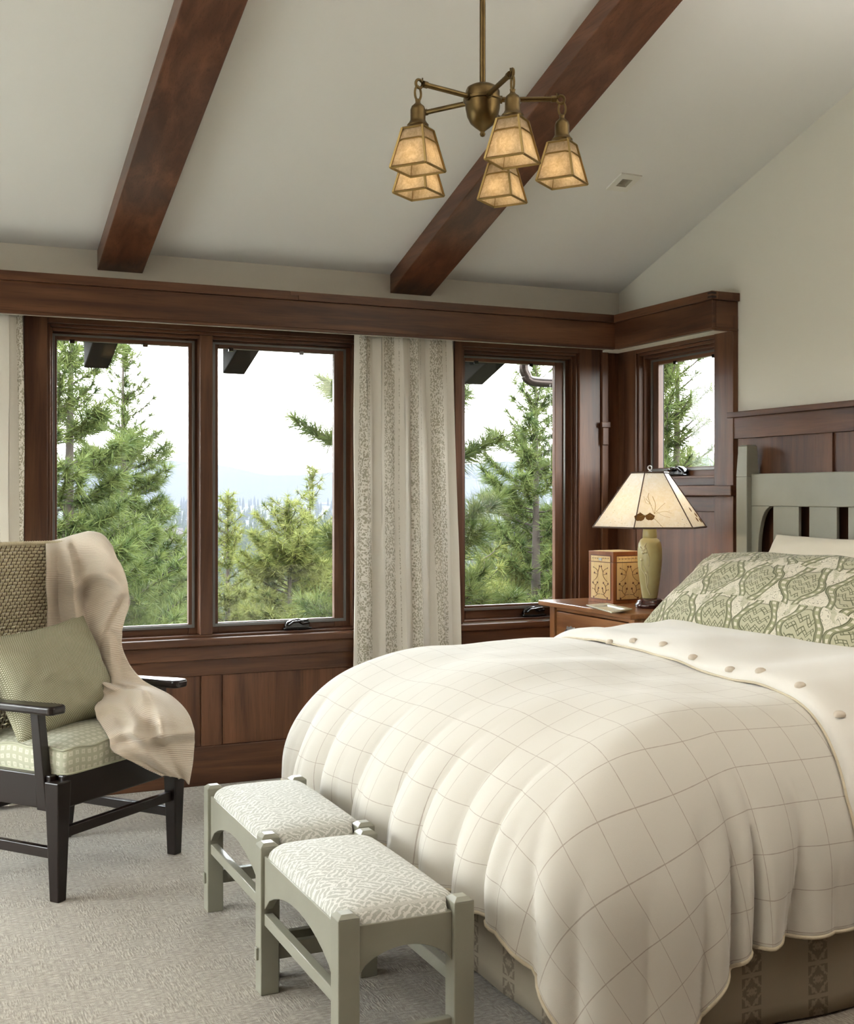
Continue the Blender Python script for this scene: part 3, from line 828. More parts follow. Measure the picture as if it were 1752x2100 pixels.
for k, ang in enumerate((216, 288, 0, 72, 144)):
    a = math.radians(ang); R = .235
    dv = camvec(math.cos(a), math.sin(a)); c3 = hub + dv * R
    arm = M().tube([hub + dv * .045 + Vector((0, 0, 2.522)), hub + dv * (R - .016) + Vector((0, 0, 2.524))], .0078, 12).build('arm', BRASS, ch, smooth=50)
    M().tube([hub + dv * .046 + Vector((0, 0, 2.522)), hub + dv * .058 + Vector((0, 0, 2.522))], .0115, 14).build('collar', BRASS, arm, smooth=50)
    M().tube([hub + dv * (R - .032) + Vector((0, 0, 2.524)), hub + dv * (R - .018) + Vector((0, 0, 2.524))], .0098, 14).build('collar', BRASS, arm, smooth=50)
    # hook curling over the arm tip, ring hanging from it
    hk = []
    for q in range(15):
        w = math.radians(-120 + q * 22)
        hk.append(c3 + dv * (-.004 + .011 * math.cos(w)) + Vector((0, 0, 2.522 + .012 * math.sin(w))))
    hk = [c3 - dv * .020 + Vector((0, 0, 2.524))] + hk + [c3 - dv * .016 + Vector((0, 0, 2.541))]
    M().tube(hk, [.0045] + [.0042] * 12 + [.0036, .003, .0025, .0022], 8).build('hook', BRASS, arm, smooth=True)
    rn = [c3 + dv * (.0105 * math.cos(w)) + Vector((0, 0, 2.494 + .020 * math.sin(w))) for w in np.linspace(0, 2 * PI, 20, endpoint=False)]
    M().tube(rn, .0034, 8, True).build('ring', BRASS, arm, smooth=True)
    Tk = Matrix.Translation((c3.x, c3.y, 0))
    sh = M().lathe([(.034, 2.390), (.034, 2.395), (.030, 2.400), (.031, 2.404), (.026, 2.410), (.0215, 2.418), (.0215, 2.447), (.018, 2.457), (.011, 2.463), (.007, 2.468), (.008, 2.476), (.001, 2.480)], 28, Tk, False).build('shade_holder', BRASS, ch, smooth=50)
    # square flared shade: bars along every edge, cross bars, mica panes
    cor = [(-1, -1), (1, -1), (1, 1), (-1, 1)]
    def sp(u, v, f, ins=0.):
        h = HB + (HT - HB) * f - ins
        return c3 + NLv * (u * h) + NRv * (v * h) + Vector((0, 0, ZB + (ZT - ZB) * f))
    shade = M()
    for i in range(4):
        u, v = cor[i]; u2, v2 = cor[(i + 1) % 4]
        shade.tube([sp(u, v, 0), sp(u, v, 1)], .0042, 4)
        shade.tube([sp(u, v, 0), sp(u2, v2, 0)], .0040, 4)
        shade.tube([sp(u, v, 1), sp(u2, v2, 1)], .0036, 4)
        e0, e1 = sp(u, v, .66), sp(u2, v2, .66)
        shade.tube([e0, e0.lerp(e1, .18) + Vector((0, 0, .004)), e0.lerp(e1, .82) + Vector((0, 0, .004)), e1], .0026, 4)
    shade = shade.build('shade_frame', BRASSL, ch)
    for i in range(4):
        u, v = cor[i]; u2, v2 = cor[(i + 1) % 4]
        q = [sp(u, v, .02, .002), sp(u2, v2, .02, .002), sp(u2, v2, .98, .002), sp(u, v, .98, .002)]
        M().add(q, [(0, 1, 2, 3)]).build('mica_pane', MICA, shade)
    cap = [sp(u, v, 1.0) for u, v in cor]
    M().hexa(cap, [p + Vector((0, 0, .003)) for p in cap]).build('top_plate', BRASSL, shade)
    M().lathe([(.001, 2.318), (.012, 2.324), (.017, 2.338), (.015, 2.352), (.010, 2.366), (.010, 2.390)], 16, Tk, False).build('bulb', plain('frosted bulb', (.85, .80, .68), .4) if 'frosted bulb' not in MATS else MATS['frosted bulb'], shade, smooth=True)
    ld = bpy.data.lights.new('chandelier_bulb_light', 'POINT'); ld.energy = .045; ld.color = (1.0, .74, .42); ld.shadow_soft_size = .012
    lo = bpy.data.objects.new('chandelier_bulb_light', ld); C.objects.link(lo); lo.location = (c3.x, c3.y, 2.304)
    lo.parent = ch; lo.matrix_parent_inverse = PINV[ch.name]

# ================================================================== nightstand and what stands on it
NX0, NX1, NY0, NY1, NZ = 2.985, 3.60, 4.432, 5.252, .829
ns = thing('nightstand', 'cherry wood nightstand with drawer between bed and window', 'nightstand', (3.3, 4.84, 0))
M().box(NX0, NX1, NY0, NY1, NZ - .024, NZ).build('top', CHERRY_Y, ns, bevel=.004)
px0, px1, py0, py1 = NX0 + .035, NX1 - .01, NY0 + .02, NY1 - .055
for a in (px0, px1 - .045):
    for b_ in (py0, py1 - .045):
        M().box(a, a + .045, b_, b_ + .045, 0, NZ - .024).build('leg', CHERRY_Z, ns, bevel=.003)
for b_ in (py0 + .006, py1 - .026):
    M().box(px0 + .045, px1 - .045, b_, b_ + .02, .22, NZ - .024).build('side_panel', CHERRY_Y, ns)
M().box(px1 - .03, px1 - .01, py0 + .045, py1 - .045, .22, NZ - .024).build('back_panel', CHERRY_Y, ns)
M().box(px0 + .014, px0 + .034, py0 + .045, py1 - .045, NZ - .045, NZ - .024).build('front_rail', CHERRY_Y, ns, bevel=.002)
M().box(px0 + .012, px0 + .034, py0 + .045, py1 - .045, .20, .225).build('front_rail', CHERRY_Y, ns, bevel=.002)
for z0, z1 in ((.60, NZ - .049), (.42, .596), (.229, .416)):
    dr = M().box(px0 + .010, px0 + .030, py0 + .049, py1 - .049, z0, z1).build('drawer', CHERRY_Y, ns, bevel=.004)
    for hy in (py0 + .19, py1 - .19):
        zc = (z0 + z1) / 2 + .01
        h = M().prism([(-.042, 0), (-.036, .016), (-.018, .012), (0, .020), (.018, .012), (.036, .016), (.042, 0), (.030, -.014), (0, -.018), (-.030, -.014)], lambda p, s: (px0 + .010 - .003 * s, hy + p[0], zc + p[1])).build('handle', PEWTER, dr, bevel=.001)
        M().tube([(px0 + .004, hy - .032, zc), (px0 - .010, hy - .030, zc - .014), (px0 - .012, hy, zc - .020), (px0 - .010, hy + .030, zc - .014), (px0 + .004, hy + .032, zc)], .0035, 8).build('bail', PEWTER, h, smooth=True)

# ---- table lamp
lp = onZ(1333, 1246, NZ); lx, ly = lp.x, lp.y
la = thing('table_lamp', 'table lamp with olive ceramic body and six-sided pale mica shade', 'lamp', (lx, ly, NZ))
TL = Matrix.Translation((lx, ly, NZ))
M().lathe([(.066, 0), (.070, .006), (.070, .018), (.064, .024), (.061, .028), (.060, .034), (.052, .041), (.044, .045), (.030, .047)], 48, TL).build('base', BASEW, la, smooth=50)
body = M().lathe([(.034, .046), (.037, .060), (.043, .100), (.050, .150), (.0555, .200), (.0572, .235), (.0565, .270), (.0525, .300), (.0440, .318), (.034, .325), (.0325, .327), (.0335, .329), (.0330, .345), (.0305, .380), (.0290, .40), (.024, .404)], 48, TL).build('body', CERAM, la, smooth=60)
def on_body(ang, z, off=.001):
    zs = [.046, .060, .100, .150, .200, .235, .270, .300, .318]; rs_ = [.034, .037, .043, .050, .0555, .0572, .0565, .0525, .044]
    r = float(np.interp(z, zs, rs_)) + off
    fa = math.atan2(-ly, -lx) + ang
    return Vector((lx + r * math.cos(fa), ly + r * math.sin(fa), NZ + z))
def vine(pts, r):
    pp = crom([(a, z) for a, z in pts], 22)
    n = len(pp)
    M().tube([on_body(a, z) for a, z in pp], [r * (1 - .6 * i / n) for i in range(n)], 8).build('raised_vine', CERAML, body, smooth=True)
vine([(.05, .062), (-.30, .10), (-.38, .15), (-.75, .185), (-.72, .215)], .0042)
vine([(-.30, .10), (-.15, .13), (-.22, .165), (-.55, .20)], .003)
vine([(-.9, .285), (-.55, .27), (-.30, .275), (-.12, .25), (-.05, .22), (-.12, .195)], .0034)
vine([(-.55, .27), (-.42, .295), (-.25, .305)], .0026)
for a, z in ((-.32, .262), (-.42, .278), (-.55, .258), (-.70, .225), (-.30, .165)):
    m = M(); c_ = on_body(a, z, 0)
    m.lathe([(.001, -.006), (.006, -.003), (.008, .002), (.005, .007), (.001, .009)], 10, Matrix.Translation(c_), False); m.build('raised_bud', CERAML, body, smooth=True)
M().tube([(lx, ly, NZ + .40), (lx, ly, NZ + .62)], .005, 8).build('stem', BRASS, la, smooth=True)
M().lathe([(.001, .42), (.018, .43), (.027, .455), (.024, .48), (.013, .50), (.013, .52)], 18, TL, False).build('bulb', MATS['frosted bulb'], la, smooth=True)
ld = bpy.data.lights.new('table_lamp_bulb_light', 'POINT'); ld.energy = 1.1; ld.color = (1.0, .72, .38); ld.shadow_soft_size = .03
lo = bpy.data.objects.new('table_lamp_bulb_light', ld); C.objects.link(lo); lo.location = (lx, ly, NZ + .455 - .05); lo.parent = la; lo.matrix_parent_inverse = PINV[la.name]
# finial loop
M().lathe([(.012, .632), (.012, .637), (.004, .640), (.004, .646)], 14, TL).build('finial_base', PEWTER, la, smooth=50)
M().tube([(lx + .009 * math.cos(w) * CS, ly - .009 * math.cos(w) * SN, NZ + .655 + .010 * math.sin(w)) for w in np.linspace(0, 2 * PI, 18, endpoint=False)], .0028, 8, True).build('finial', PEWTER, la, smooth=True)
ZS0, ZS1, RS0, RS1 = .378, .632, .270, .088
fwd = math.atan2(-ly, -lx)
def hexc(k, f, ins=0., off=0.):
    a = fwd + math.radians(15.0 - 30 + 60 * k); r = RS0 + (RS1 - RS0) * f - ins
    return Vector((lx + r * math.cos(a), ly + r * math.sin(a), NZ + ZS0 + (ZS1 - ZS0) * f))
fr = M()
for k in range(6):
    fr.tube([hexc(k, 0), hexc(k, 1)], .0026, 6)
    fr.tube([hexc(k, 0), hexc(k + 1, 0)], .0048, 6)
    fr.tube([hexc(k, 1), hexc(k + 1, 1)], .0045, 6)
    fr.tube([hexc(k, 1), Vector((lx, ly, NZ + .634))], .002, 5)
shd = fr.build('shade_frame', plain('shade lead', (.10, .062, .045), .45, metal=.3), la, smooth=50)
for k in range(6):
    q = [hexc(k, .0, .001), hexc(k + 1, .0, .001), hexc(k + 1, 1, .001), hexc(k, 1, .001)]
    n = (q[1] - q[0]).cross(q[3] - q[0]).normalized() * .0011
    pane = M().add(q, [(0, 1, 2, 3)]).build('mica_panel', MICAL, shd)
    if k in (0, 1, 5):   # pressed ginkgo leaves and twigs sit on the panes
        nn = n.normalized() * .0022
        if nn.dot(q[0] - Vector((lx, ly, q[0].z))) < 0: nn = -nn
        def pp(a, f): return q[0].lerp(q[1], a).lerp(q[3].lerp(q[2], a), f) + nn
        def leaf(a, f, s):
            pts = [pp(a, f + .16 * s)]
            for w in np.linspace(-1, 1, 9):
                pts.append(pp(a + .16 * s * w, f + .07 * s - .13 * s * (1 - w * w) ** .5 + (.012 * s if abs(w) < .2 else 0)))
            m = M(); nv_ = len(pts); m.add(pts, [(0, i, i + 1) for i in range(1, nv_ - 1)]); m.build('pressed_leaf', LEAFBR, pane)
        def twig(pts, r): M().tube([pp(a, f) for a, f in crom(pts, 18)], r, 5, flat=.4).build('pressed_twig', TWIG, pane)
        if k == 0:
            leaf(.27, .17, .62); leaf(.07, .16, .70)
            twig([(.50, .0), (.38, .14), (.24, .23), (.06, .20)], .0016); twig([(.30, .22), (.27, .20), (.27, .17)], .001)
            for tw in ([(.36, .25), (.28, .42), (.16, .52)], [(.36, .25), (.40, .42), (.34, .56)], [(.36, .25), (.50, .36), (.64, .44)], [(.36, .25), (.58, .29), (.72, .26)], [(.28, .42), (.22, .55), (.24, .62)], [(.40, .30), (.52, .22), (.66, .18)], [(.28, .42), (.18, .44), (.10, .56)]):
                twig(tw, .0011)
        elif k == 1:
            for a, f in ((.62, .30), (.80, .20), (.66, .12), (.88, .10)): leaf(a, f, .42)

# ---- inlaid box
bc = onZ(1258, 1239, NZ)          # near bottom corner
e1 = (onZ(1178, 1229, NZ) - bc); e1.z = 0
BW = .195; e1 = e1.normalized() * BW; e2 = Vector((-e1.y, e1.x, 0)); e2 = -e2 if e2.dot(Vector((1, 0, 0))) < 0 else e2
BH = .252
bx = thing('inlaid_box', 'square wooden box with walnut vine inlay on pale maple', 'box', bc + (e1 + e2) / 2)
def bp(u, v, z): return bc + e1 * u + e2 * v + Vector((0, 0, z))
def bhex(u0, u1, v0, v1, z0, z1): return M().hexa([bp(u0, v0, z0), bp(u1, v0, z0), bp(u1, v1, z0), bp(u0, v1, z0)], [bp(u0, v0, z1), bp(u1, v0, z1), bp(u1, v1, z1), bp(u0, v1, z1)])
bhex(0, 1, 0, 1, 0, BH * .79).build('body', BOXW, bx, bevel=.002)
lid = bhex(0, 1, 0, 1, BH * .795, BH).build('lid', BOXW, bx, bevel=.002)
bhex(.09, .91, .09, .91, BH - .0005, BH + .001).build('lid_panel', MAPLE, lid)
def face(fn, latch):
    """fn(a, z, off) -> 3-D, a 0..1 across"""
    def rect(a0, a1, z0, z1, off, mt, name, par):
        q = [fn(a0, z0, 0), fn(a1, z0, 0), fn(a1, z1, 0), fn(a0, z1, 0)]; q2 = [fn(a0, z0, off), fn(a1, z0, off), fn(a1, z1, off), fn(a0, z1, off)]
        return M().hexa(q, q2).build(name, mt, par)
    for z0, z1, par in ((.06, .785, bx), (.80, .93, lid)):
        rect(.085, .915, BH * z0, BH * z1, .0008, INLAY, 'inlay_border', par)
        t0, t1 = (z0 + .02, z1) if z0 < .5 else (z0, z1 - .02)
        rect(.11, .89, BH * t0, BH * t1, .0014, MAPLE, 'maple_panel', par)
    m = M()
    def cur(pts, r=.0019): m.tube([fn(a, z * BH, .0016) for a, z in crom(pts, 12)], r, 4, flat=.5)
    def lf(a, z, ang, s=1.0):
        for d in (-.6, 0, .6):
            w = ang + d; L = .058 * s * (1.15 if d == 0 else .9); wd = .016 * s
            def q(l, side): return fn(a + (math.cos(w) * l - math.sin(w) * side), (z + (math.sin(w) * l + math.cos(w) * side) * .78) * BH, .0018)
            m.add([q(0, 0), q(L * .5, wd), q(L, 0), q(L * .5, -wd)], [(0, 1, 2, 3)])
    for sgn in (-1, 1):
        X = lambda d: .5 + sgn * d
        A = lambda a: a if sgn > 0 else PI - a
        # upper pair of sprays
        cur([(X(.28), .42), (X(.17), .47), (X(.10), .55), (X(.12), .62), (X(.20), .66), (X(.28), .68)])
        cur([(X(.11), .58), (X(.06), .66), (X(.04), .70)]); cur([(X(.12), .55), (X(.20), .56), (X(.24), .57)])
        lf(X(.05), .69, A(PI * .65)); lf(X(.27), .68, A(.3), .6); lf(X(.24), .555, A(PI * .45))
        # lower pair
        cur([(X(.02), .17), (X(.14), .17), (X(.22), .24), (X(.20), .33), (X(.14), .37)])
        cur([(X(.12), .17), (X(.18), .13), (X(.25), .11)]); cur([(X(.22), .24), (X(.28), .26), (X(.32), .265)]); cur([(X(.16), .18), (X(.10), .22), (X(.10), .27)]); cur([(X(.20), .33), (X(.26), .35), (X(.29), .37)])
        lf(X(.13), .37, A(PI * .6)); lf(X(.29), .365, A(PI * .3)); lf(X(.09), .265, A(PI * .65)); lf(X(.26), .115, A(-.9)); lf(X(.31), .265, A(0.), .5)
    m.build('vine_inlay', INLAY, bx)
    m = M()
    cur([(.16, .865), (.5, .865), (.84, .865)], .0010)
    for i in range(7):
        a = .2 + i * .1; m_ang = .5 if i % 2 else -.5
        lf(a, .865, PI + .5 if i < 4 else .4, .5)
    m.build('lid_inlay', INLAY, lid)
    if latch:
        rect(.44, .56, BH * .82, BH * .87, .004, PEWTER, 'latch', lid)
face(lambda a, z, off: bp(1 - a, 0, z) - e2.normalized() * off, True)
face(lambda a, z, off: bp(0, a, z) - e1.normalized() * off, False)

# ---- tray
tc = onZ(1249, 1247, NZ)
tr = M()
u1 = Vector((.0, 1, 0)); 
cs = [onZ(1202, 1240, NZ + .016), onZ(1255, 1255, NZ + .016), onZ(1297, 1248, NZ + .016), onZ(1245, 1236, NZ + .016)]
ctr = sum(cs, Vector()) / 4
rim_o = cs; rim_i = [ctr + (p - ctr) * .70 + Vector((0, 0, -.004)) for p in cs]; flo = [ctr + (p - ctr) * .62 + Vector((0, 0, -.010)) for p in cs]; bot = [ctr + (p - ctr) * .62 + Vector((0, 0, -.016)) for p in cs]; und = [p + Vector((0, 0, -.005)) for p in cs]
vv = rim_o + rim_i + flo + bot + und
ff = []
for i in range(4):
    j = (i + 1) % 4
    ff += [(i, j, 4 + j, 4 + i), (4 + i, 4 + j, 8 + j, 8 + i), (16 + i, 12 + i, 12 + j, 16 + j), (i, 16 + i, 16 + j, j)]
ff += [(8, 9, 10, 11), (15, 14, 13, 12)]
tr.add(vv, ff)
tag(tr.build('trinket_dish', DISH, bevel=.0015), 'small square pale green dish in front of the inlaid box', 'dish')

# ================================================================== bed
BX0, BX1, BY0, BY1 = 1.50, 3.53, 2.42, 4.35
bed = thing('bed', 'sage green slatted wooden headboard bed', 'bed', (3.55, 3.38, 0))
def post(y0, y1):
    x0, x1 = 3.540, 3.612
    zt = 1.582
    cx, cyy = (x0 + x1) / 2, (y0 + y1) / 2
    def rect(f, z): return [(cx + (a - cx) * f, cyy + (b_ - cyy) * f, z) for a, b_ in ((x0, y0), (x1, y0), (x1, y1), (x0, y1))]
    m = M().hexa(rect(1, 0), rect(1, 1.44)); p = m.build('post', SAGE, bed, bevel=.004)
    M().hexa(rect(1, 1.44), rect(.80, zt - .004)).build('post_taper', SAGE, p, bevel=.002)
    M().hexa(rect(.80, zt - .004), rect(.6, zt + .002)).build('post_cap', SAGE, p)
post(4.327, 4.402); post(2.352, 2.427)
M().box(3.564, 3.592, 2.427, 4.327, 1.306, 1.452).build('top_rail', SAGE, bed, bevel=.004)
M().box(3.566, 3.590, 2.427, 4.327, .40, .52).build('lower_rail', SAGE, bed, bevel=.004)
ysl = 4.185
while ysl > 2.55:
    M().box(3.570, 3.586, ysl - .162, ysl, .52, 1.306).build('slat', SAGE, bed, bevel=.002); ysl -= .226
for y0, sg in ((4.327, -1), (2.427, 1)):
    prof = [(0, 1.306), (.124, 1.306)] + [(.046 + .078 * (1 - math.sin(w)), 1.306 - .20 * (1 - math.cos(w)) - .005) for w in np.linspace(.12, PI / 2, 9)] + [(.046, .52), (0, .52)]
    M().prism(prof, lambda p, s: (3.566 + .022 * s, y0 + sg * p[0], p[1])).build('corbel', SAGE, bed, bevel=.002)
for y0 in (2.44, 4.30):
    M().box(1.52, 3.54, y0, y0 + .03, .22, .34).build('side_rail', SAGE, bed)
M().box(1.52, 1.56, 2.47, 4.30, .22, .34).build('foot_rail', SAGE, bed)
for a, b_ in ((1.54, 2.46), (1.54, 4.27)):
    M().box(a, a + .05, b_, b_ + .05, 0, .22).build('foot_leg', SAGE, bed)
tag(M().box(1.58, 3.53, 2.475, 4.295, .345, .47).build('box_spring', CREAM, bevel=.03, seg=4), 'cream box spring under the mattress', 'box spring')
tag(M().box(1.72, 3.53, 2.57, 4.24, .472, .665).build('mattress', CREAM, bevel=.06, seg=5), 'thick cream mattress under the duvet', 'mattress')
# bed skirt round three sides
nu, nv = 220, 10
path = np.array([(3.50, 2.405), (1.62, 2.405), (1.56, 2.43), (1.525, 2.47), (1.515, 2.53), (1.515, 4.26), (1.54, 4.33), (1.60, 4.355), (2.95, 4.355)])
seg = np.sqrt(np.sum(np.diff(path, axis=0) ** 2, 1)); cum = np.concatenate([[0], np.cumsum(seg)])
ss = np.linspace(0, cum[-1], nu)
px_, py_ = np.interp(ss, cum, path[:, 0]), np.interp(ss, cum, path[:, 1])
tz = np.linspace(0, 1, nv)
wv = .004 * np.sin(ss * 9) + .003 * np.sin(ss * 23)
P = np.zeros((nu, nv, 3)); UV = np.zeros((nu, nv, 2))
for j in range(nv):
    P[:, j, 0] = px_ + wv * tz[j] * (np.abs(py_ - 3.38) < .95); P[:, j, 1] = py_ + wv * tz[j] * (px_ > 1.5); P[:, j, 2] = .40 - .392 * tz[j]
    UV[:, j, 0] = ss + .06; UV[:, j, 1] = tz[j] * .39
tag(gridobj('bed_skirt', P, UV, SKIRT, thick=.004), 'taupe bed skirt with bands of dark flower motifs', 'bed skirt')

# ---- duvet
XC, YN, YF = 1.99, 2.69, 4.10          # where the top starts to curve down: foot, near side, far side
RFOOT, RNEAR, RFAR, HD = .655, .345, .335, .42
ZTOP = .775
def drape(x, y, zoff=0., folds=1.0):
    """plan position on the flat cloth -> 3-D position on the bed"""
    ex = np.maximum(0, XC - x); ey = np.where(y < YN, YN - y, np.where(y > YF, y - YF, 0)); far = y > YF
    e = np.hypot(ex, ey); psi = np.arctan2(ey, ex + 1e-9)
    e = e * (1 + .10 * np.sin(np.clip(psi, 0, PI / 2) * 2) ** 2 * (y < YN))
    ry = np.where(far, RFAR, RNEAR)
    R = ((np.cos(psi) / RFOOT) ** 5 + (np.abs(np.sin(psi)) / ry) ** 5) ** -.2
    th = np.linspace(0, PI / 2, 60)
    out = np.zeros_like(e); drop = np.zeros_like(e)
    # ellipse arc tables for a few radii
    Rs = np.linspace(.30, .76, 24)
    tabs = []
    for r in Rs:
        xx, zz = r * np.sin(th), HD * (1 - np.cos(th)); s_ = np.concatenate([[0], np.cumsum(np.hypot(np.diff(xx), np.diff(zz)))]); tabs.append((s_, xx, zz))
    fi = np.clip((R - .30) / .02, 0, 22.999); idx = fi.astype(int); fr_ = fi - idx
    S = np.zeros_like(e)
    for k in range(23):
        mk = idx == k
        if not mk.any(): continue
        res = []
        for kk in (k, k + 1):
            s_, xx, zz = tabs[kk]; ov = np.maximum(0, e[mk] - s_[-1])
            res.append((np.interp(e[mk], s_, xx), np.interp(e[mk], s_, zz) + ov * .97, s_[-1]))
        g = fr_[mk]
        out[mk] = res[0][0] * (1 - g) + res[1][0] * g; drop[mk] = res[0][1] * (1 - g) + res[1][1] * g; S[mk] = res[0][2] * (1 - g) + res[1][2] * g
    xc, yc = np.maximum(x, XC), np.clip(y, YN, YF)
    s = np.where(far, -psi * .6 - (xc - XC), (YF - yc) + psi * .95 + (xc - XC))
    w = sstep(e, .35 * S, 1.15 * S)
    w2 = sstep(e, .62 * S, 1.3 * S)
    cornr = np.sin(np.clip(psi, 0, PI / 2) * 2) ** 1
    f1 = np.abs(np.sin(PI * (s * 3.9 + .30 * np.sin(s * 4.3 + 1) + .12 * np.sin(e * 6 + s * 3)))) ** .62
    f2 = np.abs(np.sin(PI * (s * 5.3 + .35 * np.sin(s * 4.1) + .3 + .2 * e))) ** .8
    sc_ = psi * .55 + .25 * np.maximum(0, e - .35) * 0
    f1 = np.where(cornr > 0, f1 * (1 - cornr) + cornr * np.abs(np.sin(PI * (psi * .86 - .16 + .05 * np.sin(e * 5)))) ** .7, f1)
    side = sstep(x, 2.05, 2.5) * (y < YN)
    amp = (.062 + .045 * cornr) * (1 - .88 * side)
    fold = w * amp * (f1 - .62) + w2 * (.022 + .004 * cornr) * (1 - .8 * side) * (f2 - .6)
    fold = fold * folds * np.where(far, .55, 1)
    fold += .018 * vnoise(s * 3.1, e * 3.0, 5) * w
    nx, ny = -np.cos(psi), np.where(far, np.sin(psi), -np.sin(psi))
    hor = out + fold * np.minimum(1, .35 + .8 * drop / HD)
    # low loft over the top
    z = ZTOP - drop + fold * .35 * (1 - np.minimum(1, drop / HD))
    top = np.clip(1 - drop / .30, 0, 1)
    z = z + top * (.016 * vnoise(x * 2.6 + 3, y * 2.6, 8) + .007 * vnoise(x * 6, y * 5 + 3, 9) + .020 * np.cos((y - 3.4) * 1.5)) + zoff * (top * .8 + .2)
    hor = hor + zoff * (1 - top)
    low = np.maximum(0, .03 - z); z = np.maximum(z, .03 - low * .02); hor = hor + low * .6
    return np.stack([xc + nx * hor, yc + ny * hor, z], -1)
nu, nv = 190, 240
ua = np.linspace(0, 1, nu)[:, None]; vb = np.linspace(0, 1, nv)[None, :]
yy = (YN - .72) + (YF + .62 - (YN - .72)) * vb + 0 * ua
xh = 2.62
xx = xh + (XC - .90 - xh) * ua + 0 * vb
# round the cloth's corners off so that they hang a little lower than the sides
ex = np.maximum(0, XC - xx); ey = np.where(yy < YN, YN - yy, np.maximum(0, yy - YF)); Ly = np.where(yy < YN, .72, .62); Lx = .90
ee = np.hypot(ex, ey) + 1e-9; cc, sc = ex / ee, ey / ee
er = np.minimum(Lx / np.maximum(cc, 1e-6), Ly / np.maximum(sc, 1e-6)); eo = ((cc / Lx) ** 9 + (sc / Ly) ** 9) ** (-1 / 9)
kf = np.where((ex > 0) & (ey > 0), 1 - (1 - eo / er) * sstep(ee / er, .1, 1.0), 1)
xx = np.where(ex > 0, XC - ex * kf, xx); yy = np.where(yy < YN, YN - ey * kf, np.where(yy > YF, YF + ey * kf, yy))
P = drape(xx, yy)
duv = gridobj('duvet', P, np.stack([xx, yy], -1), DUVET, thick=.02)
duv.modifiers['solid'].offset = 1
tag(duv, 'puffy cream duvet with thin brown check lines', 'duvet')
# cord along the hem: near side, foot, far side
hem = [tuple(p) for p in P[:, 0]] + [tuple(p) for p in P[-1, :]] + [tuple(p) for p in P[::-1, -1]]
hem = hem[::2]
m = M(); m.tube(hem, .0050, 6); m.build('hem_cord', CORD, duv, smooth=True)
# folded-back flap with covered buttons
nu2, nv2 = 60, 240
ua = np.linspace(0, 1, nu2)[:, None]; vb = np.linspace(0, 1, nv2)[None, :]
yy2 = (YN - .52) + (YF + .50 - (YN - .52)) * vb + 0 * ua
edge = np.interp(yy2, [2.3, 2.75, 3.1, 3.69, 4.1, 4.5], [2.27, 2.355, 2.395, 2.465, 2.47, 2.47])
xx2 = edge + (3.34 - edge) * ua
roll = .010 + .036 * np.sqrt(np.clip(1 - (1 - np.clip(ua / .10, 0, 1)) ** 2, 0, 1)) + .012 * np.sin(np.clip(ua, 0, 1) * PI) + .006 * vnoise(xx2 * 9, yy2 * 7, 4) - .03 * sstep(ua, .75, 1.0)
P2 = drape(xx2, yy2, 0.0, .6)
d0 = drape(xx2, yy2, .01)
nrm = d0 - P2; nrm /= np.maximum(np.linalg.norm(nrm, axis=-1, keepdims=True), 1e-6)
P2 = P2 + nrm * roll[..., None]
flap = gridobj('flap', P2, np.stack([xx2, yy2], -1), FLAP, duv, thick=.008)
ed = P2[0] + np.array([0, 0, -.004])
M().tube([tuple(p) for p in ed[::2]], .0042, 6).build('piping', CORD, flap, smooth=True)
for bpx, bpy_ in ((1217, 1302), (1270, 1310), (1327, 1323), (1387, 1340), (1460, 1358), (1527, 1370), (1602, 1391), (1683, 1410)):
    q = onZ(bpx, bpy_, .835); q.x += .065
    i = np.argmin((P2[:, :, 0] - q.x) ** 2 + (P2[:, :, 1] - q.y) ** 2); pq = Vector(P2.reshape(-1, 3)[i].tolist())
    M().lathe([(.016, -.006), (.017, .0), (.0145, .006), (.008, .010), (.001, .011)], 16, Matrix.Translation(pq), False).build('button', BUTTON, flap, smooth=True)

# ---- pillows
def pillow(name, w, h, t, mtx, material, label, cat='pillow', n=56, seed=1, pinch=.06, wr=.006, flange=0., uvo=(0, 0)):
    u = np.linspace(-1, 1, n)[:, None] + np.zeros((1, n)); v = u.T.copy()
    sides = []
    for sg in (1, -1):
        k = np.clip((1 - np.abs(u) ** 2.6), 0, 1) ** .55 * np.clip((1 - np.abs(v) ** 2.6), 0, 1) ** .55
        bow = 1 - pinch * (1 - np.abs(v) ** 2) * np.abs(u) ** 4; bow2 = 1 - pinch * (1 - np.abs(u) ** 2) * np.abs(v) ** 4
        x = u * w / 2 * bow; y = v * h / 2 * bow2
        z = sg * (t / 2 * k) + wr * (vnoise(u * 3 + 9, v * 3, seed) + .5 * vnoise(u * 7, v * 6 + 4, seed + 1)) * np.minimum(1, k * 1.5) * (1 if sg > 0 else .6)
        sides.append(np.stack([x, y, z], -1))
    A = np.concatenate([sides[0], sides[1][::-1]], 0)          # front then back, joined along one seam
    UV = np.concatenate([np.stack([u * w / 2 + uvo[0], v * h / 2 + uvo[1]], -1), np.stack([-u[::-1] * w / 2, v[::-1] * h / 2], -1)], 0)
    R = np.array(mtx.to_3x3()); T_ = np.array(mtx.translation)
    A = A @ R.T + T_
    o = gridobj(name, A, UV, material, closeu=True)
    bm = bmesh.new(); bm.from_mesh(o.data); bmesh.ops.remove_doubles(bm, verts=bm.verts, dist=.0008); bmesh.ops.recalc_face_normals(bm, faces=bm.faces); bm.to_mesh(o.data); bm.free()
    return tag(o, label, cat)
def frame_mtx(c, xdir, ydir):
    x = Vector(xdir).normalized(); y = Vector(ydir); y = (y - x * y.dot(x)).normalized(); z = x.cross(y)
    m = Matrix((x, y, z)).transposed().to_4x4(); m.translation = Vector(c); return m
